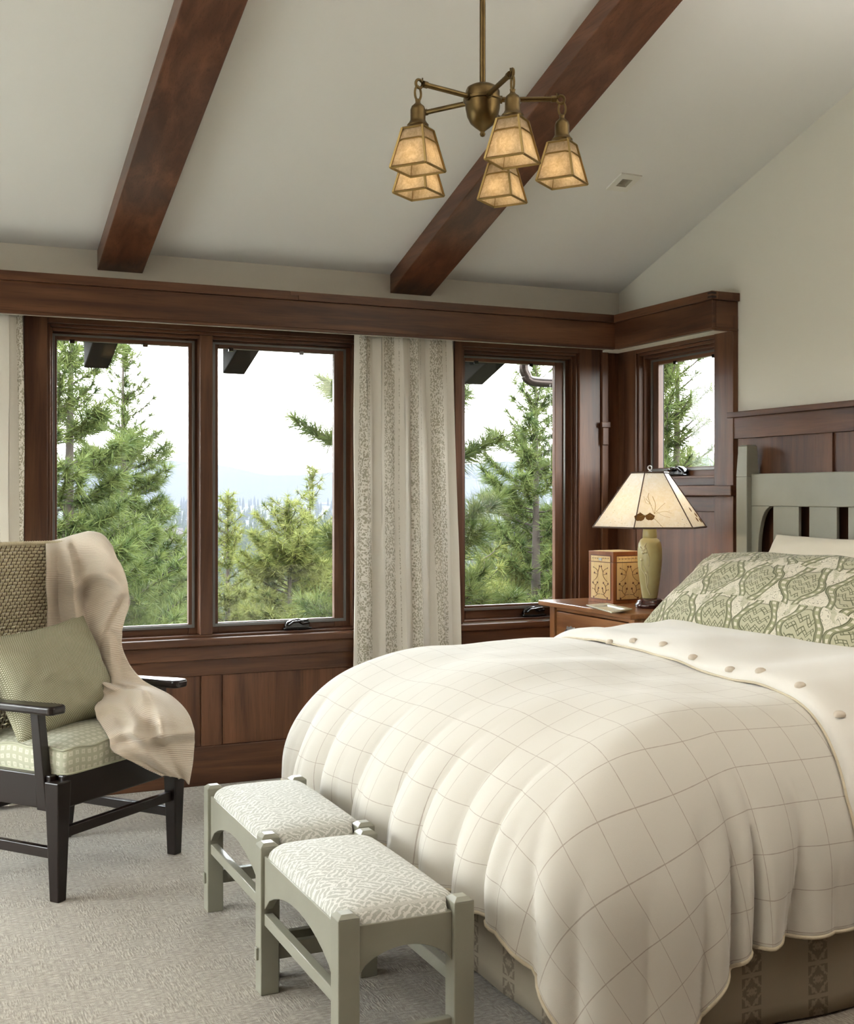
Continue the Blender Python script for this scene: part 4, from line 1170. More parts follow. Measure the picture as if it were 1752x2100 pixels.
# patterned sham: long, leaning back on the pillows behind
pillow('patterned_sham', 1.36, .52, .25, frame_mtx((3.185, 3.700, .930), (0, -1, .0), (.62, 0, .50)), KNOT, 'large bed pillow printed with green interlaced knotwork', n=80, seed=2, pinch=.05, wr=.010, uvo=(.5, .3))
pillow('bed_pillow', .92, .50, .20, frame_mtx((3.415, 3.66, .965), (0, -1, 0), (.42, 0, .80)), CREAM, 'plain cream pillow leaning against the headboard slats', seed=5, wr=.012)
pillow('bed_pillow', .78, .48, .19, frame_mtx((3.30, 2.80, .915), (0, -1, 0), (.50, 0, .70)), CREAM, 'plain cream pillow at the near end of the headboard', seed=9, wr=.012)

# ================================================================== stools
def make_stool(x0, x1, y0, y1, label):
    H = .40; L = .052
    st = thing('stool', label, 'stool', ((x0 + x1) / 2, (y0 + y1) / 2, 0), 'matching stools at the foot of the bed')
    for a in (x0, x1 - L):
        for b_ in (y0, y1 - L):
            lg = M().box(a, a + L, b_, b_ + L, 0, H).build('leg', SAGE, st, bevel=.0025)
            c_ = [(a, b_), (a + L, b_), (a + L, b_ + L), (a, b_ + L)]; mx_, my_ = a + L / 2, b_ + L / 2
            M().hexa([(p[0], p[1], H) for p in c_], [(mx_ + (p[0] - mx_) * .55, my_ + (p[1] - my_) * .55, H + .009) for p in c_]).build('leg_cap', SAGE, lg, bevel=.001)
    def arch(l0, l1, zt, zb, rise):
        n = 14
        return [(l0, zt), (l0, zb)] + [(l0 + (l1 - l0) * q, zb + rise * math.sin(PI * q) ** .62) for q in np.linspace(0.0, 1.0, n)[1:-1]] + [(l1, zb), (l1, zt)]
    for a in (x0 + .010, x1 - .034):
        M().prism(arch(y0 + L, y1 - L, .378, .232, .088), lambda p, s: (a + .024 * s, p[0], p[1])).build('long_apron', SAGE, st, bevel=.002)
        M().box(a, a + .024, y0 + L, y1 - L, .190, .222).build('long_stretcher', SAGE, st, bevel=.002)
    for b_ in (y0 + .012, y1 - .036):
        M().prism(arch(x0 + L, x1 - L, .378, .262, .055), lambda p, s: (p[0], b_ + .024 * s, p[1])).build('short_apron', SAGE, st, bevel=.002)
        r = M().box(x0 + L, x1 - L, b_ + .002, b_ + .024, .085, .128).build('short_stretcher', SAGE, st, bevel=.002)
        M().box(x0 - .007, x0, b_ + .004, b_ + .022, .090, .124).build('tenon', SAGE, r, bevel=.002)
        M().box(x1, x1 + .007, b_ + .004, b_ + .022, .090, .124).build('tenon', SAGE, r, bevel=.002)
    # upholstered pad with notched corners
    n = 60
    u = np.linspace(-1, 1, n)[:, None] + np.zeros((1, n)); v = np.linspace(-1, 1, n)[None, :] + np.zeros((n, 1))
    wx, wy = (x1 - x0) / 2 - .012, (y1 - y0) / 2 - .014
    rr = np.maximum(np.abs(u), np.abs(v))
    k = np.clip(1 - np.abs(u) ** 7, 0, 1) ** .5 * np.clip(1 - np.abs(v) ** 10, 0, 1) ** .5
    cn = sstep(np.abs(u), .62, 1.) * sstep(np.abs(v), .80, 1.)
    X = (x0 + x1) / 2 + u * wx * (1 - .22 * cn); Y = (y0 + y1) / 2 + v * wy * (1 - .10 * cn)
    Z = .372 + .038 * k + .016 * (1 - u ** 2) * (1 - v ** 2)
    Zb = np.full_like(Z, .366)
    A = np.concatenate([np.stack([X, Y, Z], -1), np.stack([X, Y, Zb], -1)[::-1]], 0)
    UVa = np.stack([X, Y + Z * .8 * (np.abs(v) > .9)], -1); UVa = np.concatenate([UVa, UVa[::-1]], 0)
    gridobj('seat_pad', A, UVa, STOOLF, st, closeu=True)
    return st
make_stool(.945, 1.282, 3.205, 3.872, 'sage green stool with grey printed pad nearer the window')
make_stool(.918, 1.258, 2.515, 3.176, 'sage green stool with grey printed pad nearer the camera')

# ================================================================== armchair
CM = Vector((.760, 4.316, 0)); CR = Vector((.784, .621, 0)).normalized(); CB = Vector((-CR.y, CR.x, 0))
def cp(r, k, z): return CM + CR * r + CB * k + Vector((0, 0, z))
ac = thing('armchair', 'dark wood armchair with curved woven rush back', 'chair', cp(0, .25, 0))
def cbox(r0, r1, k0, k1, z0, z1): return M().hexa([cp(r0, k0, z0), cp(r1, k0, z0), cp(r1, k1, z0), cp(r0, k1, z0)], [cp(r0, k0, z1), cp(r1, k0, z1), cp(r1, k1, z1), cp(r0, k1, z1)])
def cleg(r, k, w0, w1, z1, dr=0., dk=0.):
    return M().hexa([cp(r + a * w0 + dr, k + b_ * w0 + dk, 0) for a, b_ in ((-1, -1), (1, -1), (1, 1), (-1, 1))], [cp(r + a * w1, k + b_ * w1, z1) for a, b_ in ((-1, -1), (1, -1), (1, 1), (-1, 1))])
for sg in (-1, 1):
    cleg(sg * .300, .012, .0195, .031, .40).build('front_leg', DARKW, ac, bevel=.004)
    cleg(sg * .262, .480, .018, .026, .44, sg * .01, .055).build('back_leg', DARKW, ac, bevel=.004)
    cbox(sg * .300 - .012, sg * .300 + .012, .03, .49, .140, .176).build('side_stretcher', DARKW, ac, bevel=.003)
    cbox(sg * .300 - .016, sg * .300 + .016, .03, .47, .305, .418).build('side_rail', DARKW, ac, bevel=.004)
    # arm post and arm
    M().hexa([cp(sg * .304 + a * .019, .062 + b_ * .022, .30) for a, b_ in ((-1, -1), (1, -1), (1, 1), (-1, 1))], [cp(sg * .312 + a * .017, .092 + b_ * .018, .628) for a, b_ in ((-1, -1), (1, -1), (1, 1), (-1, 1))]).build('arm_post', DARKW, ac, bevel=.003)
    out = [(.035, -.005), (.020, .012), (.018, .045), (.016, .12), (.006, .28), (.0, .46), (-.055, .46), (-.045, .28), (-.040, .12), (-.040, .045), (-.036, .012), (-.020, -.005)]
    out = [(-.026, -.004), (-.040, .010), (-.042, .05), (-.036, .14), (-.030, .30), (-.030, .455), (.028, .455), (.026, .30), (.032, .14), (.040, .05), (.038, .010), (.024, -.004)]
    M().prism(out, lambda p, s: cp(sg * .318 + p[0], p[1] - .012, .626 + .030 * s - .010 * max(0, p[1] - .05))).build('arm', DARKW, ac, bevel=.009, seg=3)
cbox(-.29, .29, -.004, .024, .305, .418).build('front_rail', DARKW, ac, bevel=.006)
cbox(-.285, .285, .002, .026, .205, .240).build('front_stretcher', DARKW, ac, bevel=.003)
cbox(-.26, .26, .475, .497, .215, .250).build('back_stretcher', DARKW, ac, bevel=.003)
cbox(-.27, .27, .455, .48, .305, .418).build('back_rail', DARKW, ac, bevel=.004)
cbox(-.285, .285, .02, .46, .395, .412).build('seat_board', DARKW, ac)
# curved rush back: rows of coil along a U-shaped plan
def back_pt(s, z):
    """s -1..1 round the U, z height"""
    a = np.clip(np.abs(s), 0, 1); sg = np.sign(s)
    f = (z - .43) / .75
    r = sg * np.interp(a, [0, .20, .40, .55, .68, .80, 1.0], [0, .125, .232, .285, .303, .305, .300])
    k = np.interp(a, [0, .20, .40, .55, .68, .80, 1.0], [.545, .532, .490, .430, .370, .310, .215])
    k = k + .075 * f * np.interp(a, [0, .55, 1], [1, .8, .35]); r = r * (1 + .05 * f)
    return r, k
NS = 420
SW = .70
sv = np.linspace(-SW, SW, NS)
zrow = .44; rows = 0; PITCHR = .0128
stitch = M()
while zrow < 1.158:
    rr_, kk_ = back_pt(sv, zrow)
    # smooth plan
    ker = np.ones(25) / 25; pad = lambda q: np.convolve(np.concatenate([np.full(12, q[0]), q, np.full(12, q[-1])]), ker, 'valid')
    rr_, kk_ = pad(rr_), pad(kk_)
    L = np.concatenate([[0], np.cumsum(np.hypot(np.diff(rr_), np.diff(kk_)))])
    ph = L / .0215 + (rows % 2) * .5 + .08 * np.sin(rows * 1.7)
    bul = np.abs(np.sin(PI * ph)) ** .5
    m = M()
    pts = [cp(rr_[i], kk_[i], zrow + .0010 * math.sin(ph[i] * 2.3 + rows)) for i in range(NS)]
    m.tube(pts, [.0046 + .0026 * q for q in bul], 6)
    m.build('rush_row', RUSH, ac, smooth=True)
    ii = [i for i in range(1, NS) if int(ph[i]) != int(ph[i - 1])]
    for i in ii:
        inw = Vector((CR * rr_[i] + CB * kk_[i] - CB * .2)); inw.normalize()
        c_ = pts[i] - inw * .0055
        tdir = (pts[min(i + 1, NS - 1)] - pts[i - 1]).normalized() * .0014
        stitch.tube([c_ + Vector((0, 0, -.0070)) - tdir, c_ - inw * .0014, c_ + Vector((0, 0, .0070)) + tdir * 2], .0012, 4)
    zrow += PITCHR; rows += 1
so = stitch.build('rush_stitching', STITCH, ac); so['kind'] = 'stuff'
rr_, kk_ = back_pt(sv, 1.165); rr_, kk_ = pad(rr_), pad(kk_)
m = M(); m.tube([cp(rr_[i], kk_[i], 1.166) for i in range(0, NS, 2)], [.010 + .0016 * math.sin(i * 1.3) for i in range(0, NS, 2)], 8); m.build('rush_rim', RUSH, ac, smooth=True)
for sg in (-1, 1):
    e = [(back_pt(np.array([sg * SW]), z), z) for z in (.40, .7, .95, 1.165)]
    M().tube([cp(float(q[0][0]), float(q[1][0]), z) for q, z in e], .013, 8).build('wing_post', DARKW, ac, smooth=True)
# seat cushion
n = 64
u = np.linspace(-1, 1, n)[:, None] + np.zeros((1, n)); v = u.T.copy()
k = np.clip(1 - np.abs(u) ** 9, 0, 1) ** .4 * np.clip(1 - np.abs(v) ** 9, 0, 1) ** .4
RRu = u * .283; KKv = .222 + v * .232
Zt = .478 + .042 * k + .012 * (1 - u ** 2) * (1 - v ** 2); Zb = .448 - .034 * k
def c3grid(R_, K_, Z_): return np.stack([CM.x + CR.x * R_ + CB.x * K_, CM.y + CR.y * R_ + CB.y * K_, Z_], -1)
A = np.concatenate([c3grid(RRu, KKv, Zt), c3grid(RRu, KKv, Zb)[::-1]], 0)
UVt = np.stack([RRu, KKv + .6 * np.where(np.abs(v) > .93, (Zt - .5) * np.sign(v), 0)], -1)
UVb = np.stack([RRu + np.where(np.abs(u) > .9, (Zb - .45) * 1.2, 0), KKv + (Zb - .45) * 1.2], -1)
A_uv = np.concatenate([UVt, UVb[::-1]], 0)
cush = thing('seat_cushion', 'pale green box seat cushion with white squares on the armchair', 'cushion', cp(0, .222, .42))
# top, bottom and boxing so that the print runs true on each
wR, wK = .283, .232
nn_ = 90
per = []
for i in range(4 * nn_):
    sd, f = divmod(i, nn_); f = f / nn_ * 2 - 1
    q = [(f, -1), (1, f), (-f, 1), (-1, -f)][sd]
    per.append(q)
per = np.array(per); cr_ = np.maximum(0, np.abs(per).min(1) - .86) / .14
per = per * (1 - .035 * cr_[:, None] ** 2)
per = per * (1 - .012 * np.cos(per[:, ::-1] * PI / 2) ** 2 * 0)
peru = np.concatenate([[0], np.cumsum(np.hypot(np.diff(per[:, 0]) * wR, np.diff(per[:, 1]) * wK))])
zz = np.linspace(0, 1, 8)
Pb = np.zeros((len(per), 8, 3)); Ub = np.zeros((len(per), 8, 2))
for j, t in enumerate(zz):
    bul = 1 + .022 * math.sin(PI * t)
    r_, k_ = per[:, 0] * wR * bul, .222 + per[:, 1] * wK * bul
    Pb[:, j] = c3grid(r_, k_, .419 + .082 * t + .004 * np.sin(peru * 40) * (t > .05)); Ub[:, j, 0] = peru; Ub[:, j, 1] = t * .085 + .003
gridobj('boxing', Pb, Ub, SEATF, cush, closeu=True)
for t, zo in ((0, .419), (1, .501)):
    M().tube([tuple(p) for p in Pb[::3, 0 if t == 0 else -1]], .0045, 6, True).build('piping', SEATF, cush, smooth=True)
rad = np.linspace(0, 1, 14)
Pt = np.zeros((len(per), 14, 3)); Ut = np.zeros((len(per), 14, 2))
for j, t in enumerate(rad):
    r_, k_ = per[:, 0] * wR * t, .222 + per[:, 1] * wK * t
    Pt[:, j] = c3grid(r_, k_, .501 + .030 * (1 - t ** 3.0) + .003 * vnoise(r_ * 12, k_ * 12, 3)); Ut[:, j, 0] = r_; Ut[:, j, 1] = k_
gridobj('top_panel', Pt, Ut, SEATF, cush, closeu=True)
M().hexa([cp(-wR * .97, .222 - wK * .97, .4185), cp(wR * .97, .222 - wK * .97, .4185), cp(wR * .97, .222 + wK * .97, .4185), cp(-wR * .97, .222 + wK * .97, .4185)], [cp(-wR * .97, .222 - wK * .97, .421), cp(wR * .97, .222 - wK * .97, .421), cp(wR * .97, .222 + wK * .97, .421), cp(-wR * .97, .222 + wK * .97, .421)]).build('under_panel', SEATF, cush)
# throw pillow
pillow('throw_pillow', .52, .42, .20, frame_mtx(cp(-.03, .300, .690), tuple(CR + Vector((0, 0, .08))), tuple(CB * .42 + Vector((0, 0, .9)))), TWEED, 'green basket-weave throw pillow on the armchair', n=64, seed=14, pinch=.12, wr=.008)

# ---- knitted throw: rows of (pixel x, pixel y, distance)
D = lambda rows_: rows_
rows_ = [
 [(96, 1260, 4.80), (118, 1250, 4.86), (148, 1245, 4.87), (180, 1250, 4.85), (208, 1262, 4.80), (236, 1292, 4.74)],
 [(95, 1165, 4.80), (118, 1150, 4.86), (148, 1140, 4.87), (182, 1140, 4.85), (212, 1150, 4.80), (240, 1170, 4.74)],
 [(94, 1113, 4.72), (120, 1106, 4.77), (150, 1097, 4.79), (186, 1091, 4.77), (212, 1098, 4.73), (230, 1118, 4.68)],
 [(94, 1128, 4.64), (122, 1122, 4.69), (146, 1120, 4.695), (180, 1116, 4.68), (216, 1124, 4.64), (240, 1145, 4.60)],
 [(95, 1165, 4.61), (122, 1165, 4.655), (142, 1168, 4.635), (170, 1165, 4.66), (218, 1162, 4.60), (256, 1180, 4.57)],
 [(96, 1205, 4.60), (120, 1205, 4.655), (150, 1205, 4.60), (172, 1190, 4.645), (222, 1184, 4.575), (264, 1212, 4.56)],
 [(99, 1245, 4.60), (122, 1245, 4.645), (150, 1250, 4.58), (180, 1235, 4.62), (228, 1222, 4.57), (263, 1240, 4.565)],
 [(97, 1285, 4.58), (126, 1285, 4.62), (152, 1285, 4.56), (182, 1285, 4.60), (222, 1268, 4.56), (256, 1272, 4.56)],
 [(94, 1318, 4.55), (132, 1318, 4.58), (168, 1318, 4.53), (192, 1320, 4.575), (222, 1312, 4.55), (248, 1318, 4.56)],
 [(92, 1345, 4.52), (140, 1345, 4.55), (184, 1348, 4.50), (204, 1350, 4.555), (232, 1352, 4.53), (262, 1358, 4.53)],
 [(150, 1380, 4.50), (178, 1378, 4.52), (201, 1378, 4.47), (214, 1378, 4.53), (244, 1384, 4.50), (284, 1388, 4.51)],
 [(196, 1408, 4.46), (202, 1405, 4.48), (210, 1402, 4.445), (222, 1398, 4.50), (256, 1402, 4.47), (308, 1402, 4.49)],
 [(205, 1428, 4.42), (220, 1424, 4.42), (238, 1418, 4.41), (262, 1412, 4.44), (295, 1410, 4.42), (345, 1420, 4.45)],
 [(194, 1452, 4.34), (222, 1440, 4.37), (252, 1432, 4.35), (288, 1416, 4.36), (312, 1420, 4.34), (372, 1440, 4.41)],
 [(204, 1478, 4.27), (238, 1468, 4.29), (270, 1466, 4.26), (302, 1446, 4.30), (330, 1450, 4.27), (390, 1466, 4.38)],
 [(222, 1512, 4.18), (250, 1494, 4.22), (280, 1492, 4.18), (312, 1488, 4.25), (338, 1482, 4.22), (398, 1492, 4.36)],
 [(228, 1530, 4.125), (262, 1526, 4.15), (292, 1520, 4.15), (322, 1516, 4.22), (346, 1512, 4.23), (398, 1512, 4.36)],
 [(240, 1545, 4.115), (276, 1545, 4.15), (306, 1542, 4.18), (332, 1540, 4.24), (356, 1538, 4.27), (396, 1540, 4.365)],
 [(272, 1562, 4.16), (306, 1566, 4.20), (328, 1567, 4.22), (346, 1568, 4.26), (366, 1570, 4.29), (394, 1572, 4.37)],
 [(330, 1588, 4.24), (346, 1592, 4.27), (358, 1594, 4.29), (368, 1596, 4.31), (378, 1599, 4.34), (388, 1609, 4.37)],
]
ctl = np.array([[tuple(at(*q)) for q in r] for r in rows_])
NU, NV = 240, 110
tmp = np.stack([crom(ctl[:, j], NU) for j in range(ctl.shape[1])], 1)
P = np.stack([crom(tmp[i], NV) for i in range(NU)], 0)
# folds: ridges (+) and hollows (-) given as pixel polylines on the front of the throw, amplitude in metres, width in pixels
def toward(P):
    v_ = np.array(EYEP) - P; return v_ / np.linalg.norm(v_, axis=-1, keepdims=True)
dep = P[..., 0] * SN + P[..., 1] * CS; PXL = CXP + FPX * (P[..., 0] * CS - P[..., 1] * SN) / dep; PYL = CYP - FPX * (P[..., 2] - EYE) / dep
RIDGES = [
 (.034, 9, [(130, 1098), (148, 1150), (151, 1205), (160, 1262), (168, 1290), (186, 1342), (208, 1402)]),
 (-.026, 8, [(150, 1120), (166, 1170), (166, 1215), (176, 1268), (184, 1300), (202, 1348), (222, 1392)]),
 (.030, 9, [(160, 1200), (182, 1176), (214, 1178), (242, 1200), (246, 1216)]),
 (-.034, 10, [(172, 1222), (194, 1198), (220, 1198), (234, 1214)]),
 (.024, 8, [(244, 1220), (226, 1254), (206, 1290), (188, 1324)]),
 (-.022, 7, [(250, 1232), (236, 1268), (220, 1300), (206, 1335)]),
 (.028, 10, [(262, 1200), (262, 1245), (246, 1286)]),
 (.016, 6, [(104, 1130), (106, 1230), (118, 1285), (132, 1322)]),
 (-.014, 6, [(116, 1150), (120, 1240), (134, 1290)]),
 (.022, 8, [(214, 1300), (226, 1340), (228, 1396)]),
 (-.018, 7, [(238, 1300), (246, 1345), (250, 1392)]),
 (.020, 8, [(252, 1310), (270, 1352), (296, 1392)]),
 (.026, 8, [(204, 1418), (228, 1410), (252, 1404), (262, 1412)]),
 (-.022, 7, [(212, 1434), (244, 1424), (276, 1418)]),
 (.030, 9, [(196, 1452), (224, 1440), (250, 1452), (272, 1482), (270, 1500)]),
 (-.022, 8, [(206, 1474), (236, 1468), (256, 1486)]),
 (.030, 11, [(286, 1416), (300, 1448), (324, 1478), (326, 1506)]),
 (-.022, 8, [(268, 1440), (288, 1474), (304, 1506)]),
 (-.016, 8, [(318, 1430), (344, 1470), (350, 1500)]),
 (.030, 7, [(226, 1508), (262, 1500), (288, 1514), (330, 1508), (370, 1506), (398, 1502)]),
 (-.026, 8, [(240, 1528), (275, 1520), (300, 1530), (340, 1524), (396, 1520)]),
 (.012, 8, [(300, 1536), (330, 1566), (350, 1590)]),
 (-.010, 8, [(340, 1534), (360, 1570), (372, 1596)]),
]
dsp_ = np.zeros(PXL.shape)
for amp_, wid, pl in RIDGES:
    q = crom(pl, 60)
    dmin = np.min((PXL[..., None] - q[:, 0]) ** 2 + (PYL[..., None] - q[:, 1]) ** 2, -1)
    dsp_ += amp_ * np.exp(-dmin / (2 * wid ** 2))
front = sstep(np.linspace(0, 1, NU), .10, .17)[:, None]
P = P + toward(P) * (dsp_ * front * .85)[..., None]
# fine folds running down the cloth, along the surface normal
gu = np.gradient(P, axis=0); gv = np.gradient(P, axis=1); nr = np.cross(gu, gv); nr /= np.maximum(np.linalg.norm(nr, axis=-1, keepdims=True), 1e-9)
tu = np.linspace(0, 1, NU)[:, None]; tv = np.linspace(0, 1, NV)[None, :]
fold = .004 * np.sin(2 * PI * (tv * 3.1 + .5 * np.sin(tu * 7) + .2)) * sstep(tu, .15, .3) * (1 - .4 * sstep(tu, .6, .9)) + .003 * vnoise(tu * 22, tv * 7, 21)
P = P + nr * fold[..., None]
du = np.concatenate([[0], np.cumsum(np.linalg.norm(np.diff(P[:, NV // 2], axis=0), axis=-1))]); dv = np.concatenate([[0], np.cumsum(np.linalg.norm(np.diff(P[NU // 3], axis=0), axis=-1))])
UV = np.stack([np.repeat(dv[None], NU, 0), np.repeat(du[:, None], NV, 1)], -1)
thr = gridobj('knitted_throw', P, UV, KNIT, thick=.006)
tag(thr, 'peach ribbed knit throw draped over the armchair', 'blanket')

# ================================================================== two fill lamps added out of view to brighten the ceiling
def added_uplight(x, y, label):
    t = thing('fill_lamp', label, 'lamp', (x, y, 0))
    Tm = Matrix.Translation((x, y, 0))
    M().lathe([(.14, 0), (.14, .012), (.05, .025), (.014, .04)], 28, Tm).build('base', BRASS, t, smooth=50)
    M().lathe([(.012, .03), (.012, 1.72)], 12, Tm).build('pole', BRASS, t, smooth=50)
    M().lathe([(.02, 1.70), (.08, 1.72), (.15, 1.77), (.19, 1.84), (.185, 1.84), (.145, 1.775), (.078, 1.728), (.001, 1.712)], 32, Tm, False).build('bowl', BRASS, t, smooth=50)
    ld = bpy.data.lights.new('fill_lamp_light', 'SPOT'); ld.energy = UPW; ld.color = (1.0, .975, .94); ld.spot_size = math.radians(150); ld.spot_blend = 1.0; ld.shadow_soft_size = .12
    lo = bpy.data.objects.new('fill_lamp_light', ld); C.objects.link(lo); lo.location = (x, y, 1.86); lo.rotation_euler = (PI, 0, 0); lo.parent = t; lo.matrix_parent_inverse = PINV[t.name]
UPW = 145.0
added_uplight(-1.5, 1.3, 'brass fill lamp added out of view in the left half of the room')
added_uplight(3.15, .9, 'brass fill lamp added out of view beside the bed near the camera')

# ================================================================== outside: eaves
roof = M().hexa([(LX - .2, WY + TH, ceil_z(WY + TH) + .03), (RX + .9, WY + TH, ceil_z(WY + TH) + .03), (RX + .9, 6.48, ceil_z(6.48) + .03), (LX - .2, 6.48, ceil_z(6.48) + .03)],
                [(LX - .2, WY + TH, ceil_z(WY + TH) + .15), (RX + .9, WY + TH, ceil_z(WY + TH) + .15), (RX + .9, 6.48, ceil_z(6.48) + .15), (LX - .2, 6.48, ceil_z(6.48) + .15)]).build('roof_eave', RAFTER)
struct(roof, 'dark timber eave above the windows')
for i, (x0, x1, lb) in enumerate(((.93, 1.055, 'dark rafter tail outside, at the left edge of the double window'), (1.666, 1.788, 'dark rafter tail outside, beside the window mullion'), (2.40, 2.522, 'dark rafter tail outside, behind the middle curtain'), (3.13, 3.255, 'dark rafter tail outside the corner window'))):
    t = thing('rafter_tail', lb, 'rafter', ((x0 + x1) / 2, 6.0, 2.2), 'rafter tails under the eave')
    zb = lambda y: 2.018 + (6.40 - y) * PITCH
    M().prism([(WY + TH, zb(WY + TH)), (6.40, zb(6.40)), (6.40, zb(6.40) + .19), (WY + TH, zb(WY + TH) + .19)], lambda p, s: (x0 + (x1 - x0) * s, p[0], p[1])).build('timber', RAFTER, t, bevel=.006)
a = onY(1075, 700, 6.56); b_ = onY(1075, 758, 6.56); c_ = onY(1082, 776, 6.56); d_ = onY(1100, 783, 6.56); e_ = onY(1180, 787, 6.56)
dsp = M(); pth = [a, a.lerp(b_, .6), b_, b_.lerp(c_, .6) + Vector((.004, 0, -.004)), c_, d_, e_, e_ + Vector((.30, 0, -.01))]
dsp.tube(crom([tuple(p) for p in pth], 40).tolist(), .031, 14)
tag(dsp.build('downspout', PIPE, smooth=True), 'dark bent copper downspout outside the corner window', 'downspout')

# ================================================================== outside: land
def terr(d):
    return np.interp(d, [0, 6, 30, 90, 250, 600, 1400, 2600, 6000, 9000, 40000], [-3.2, -3.6, -9.5, -24, -40, -46, -42, -24, -34, -42, -45])
ang = np.radians(np.linspace(-180, 180, 121)); rad_ = np.array([0.1, 8, 20, 45, 90, 160, 250, 400, 600, 900, 1400, 2000, 2600, 3500, 4700, 6000, 9000, 16000, 40000])
P = np.zeros((len(ang), len(rad_), 3))
for i, a in enumerate(ang):
    for j, r in enumerate(rad_):
        P[i, j] = (r * math.sin(a), r * math.cos(a), terr(r) + (2.5 * math.sin(a * 9 + r * .004) if r > 100 else 0))
gr = gridobj('hillside_ground', P, None, GROUND); struct(gr, 'dark forest floor falling away to the valley')
md = M(); q = []
for w in (-1, 1):
    pass
A1, A2 = math.radians(18), math.radians(60)
vsm = []
for k in range(13):
    a = A1 + (A2 - A1) * k / 12
    for r in (4300, 6600): vsm.append((r * math.sin(a), r * math.cos(a), terr(r) + 3.5))
md.add(vsm, [(2 * k, 2 * k + 2, 2 * k + 3, 2 * k + 1) for k in range(12)])
struct(md.build('meadow', MEADOW), 'pale meadow far across the valley')
def mountain(name, dist, prof, depth, label):
    """prof: list of (pixel x, pixel y of ridge)"""
    pr = crom(prof, 90)
    n = len(pr); P = np.zeros((n, 6, 3))
    for i, (px, py) in enumerate(pr):
        py = py + 3 * math.sin(i * .9) * .3 + 2.2 * math.sin(i * .37)
        for j in range(6):
            f = j / 5
            d = dist - depth * (1 - f); top = at(px, py, dist).z
            p = at(px, 1018, d); h = -45 + (top + 45) * f ** 1.5
            P[i, j] = (p.x, p.y, h)
    o = gridobj(name, P, None, MOUNT); struct(o, label)
mountain('mountain_near', 9000, [(-900, 1000), (-300, 985), (100, 990), (300, 982), (450, 988), (640, 1002), (800, 985), (950, 960), (1080, 968), (1250, 955), (1400, 945), (1480, 930), (1700, 940), (2400, 960)], 2500, 'hazy blue ridge across the valley')
mountain('mountain_far', 17000, [(-900, 960), (-300, 950), (100, 955), (250, 945), (330, 945), (450, 956), (560, 972), (660, 972), (800, 962), (950, 950), (1100, 950), (1300, 965), (1450, 950), (1700, 930), (2400, 940)], 4000, 'pale far mountain range under the sky')

# unseen pale slab added left of the house to reflect skylight indoors
struct(M().box(LX - 9, LX - TH, -4, WY + .6, -.22, -.06).build('bounce_slab', plain('pale bounce stone', (.50, .48, .44), .9)), 'unseen pale stone slab added outside the left doors to reflect light')
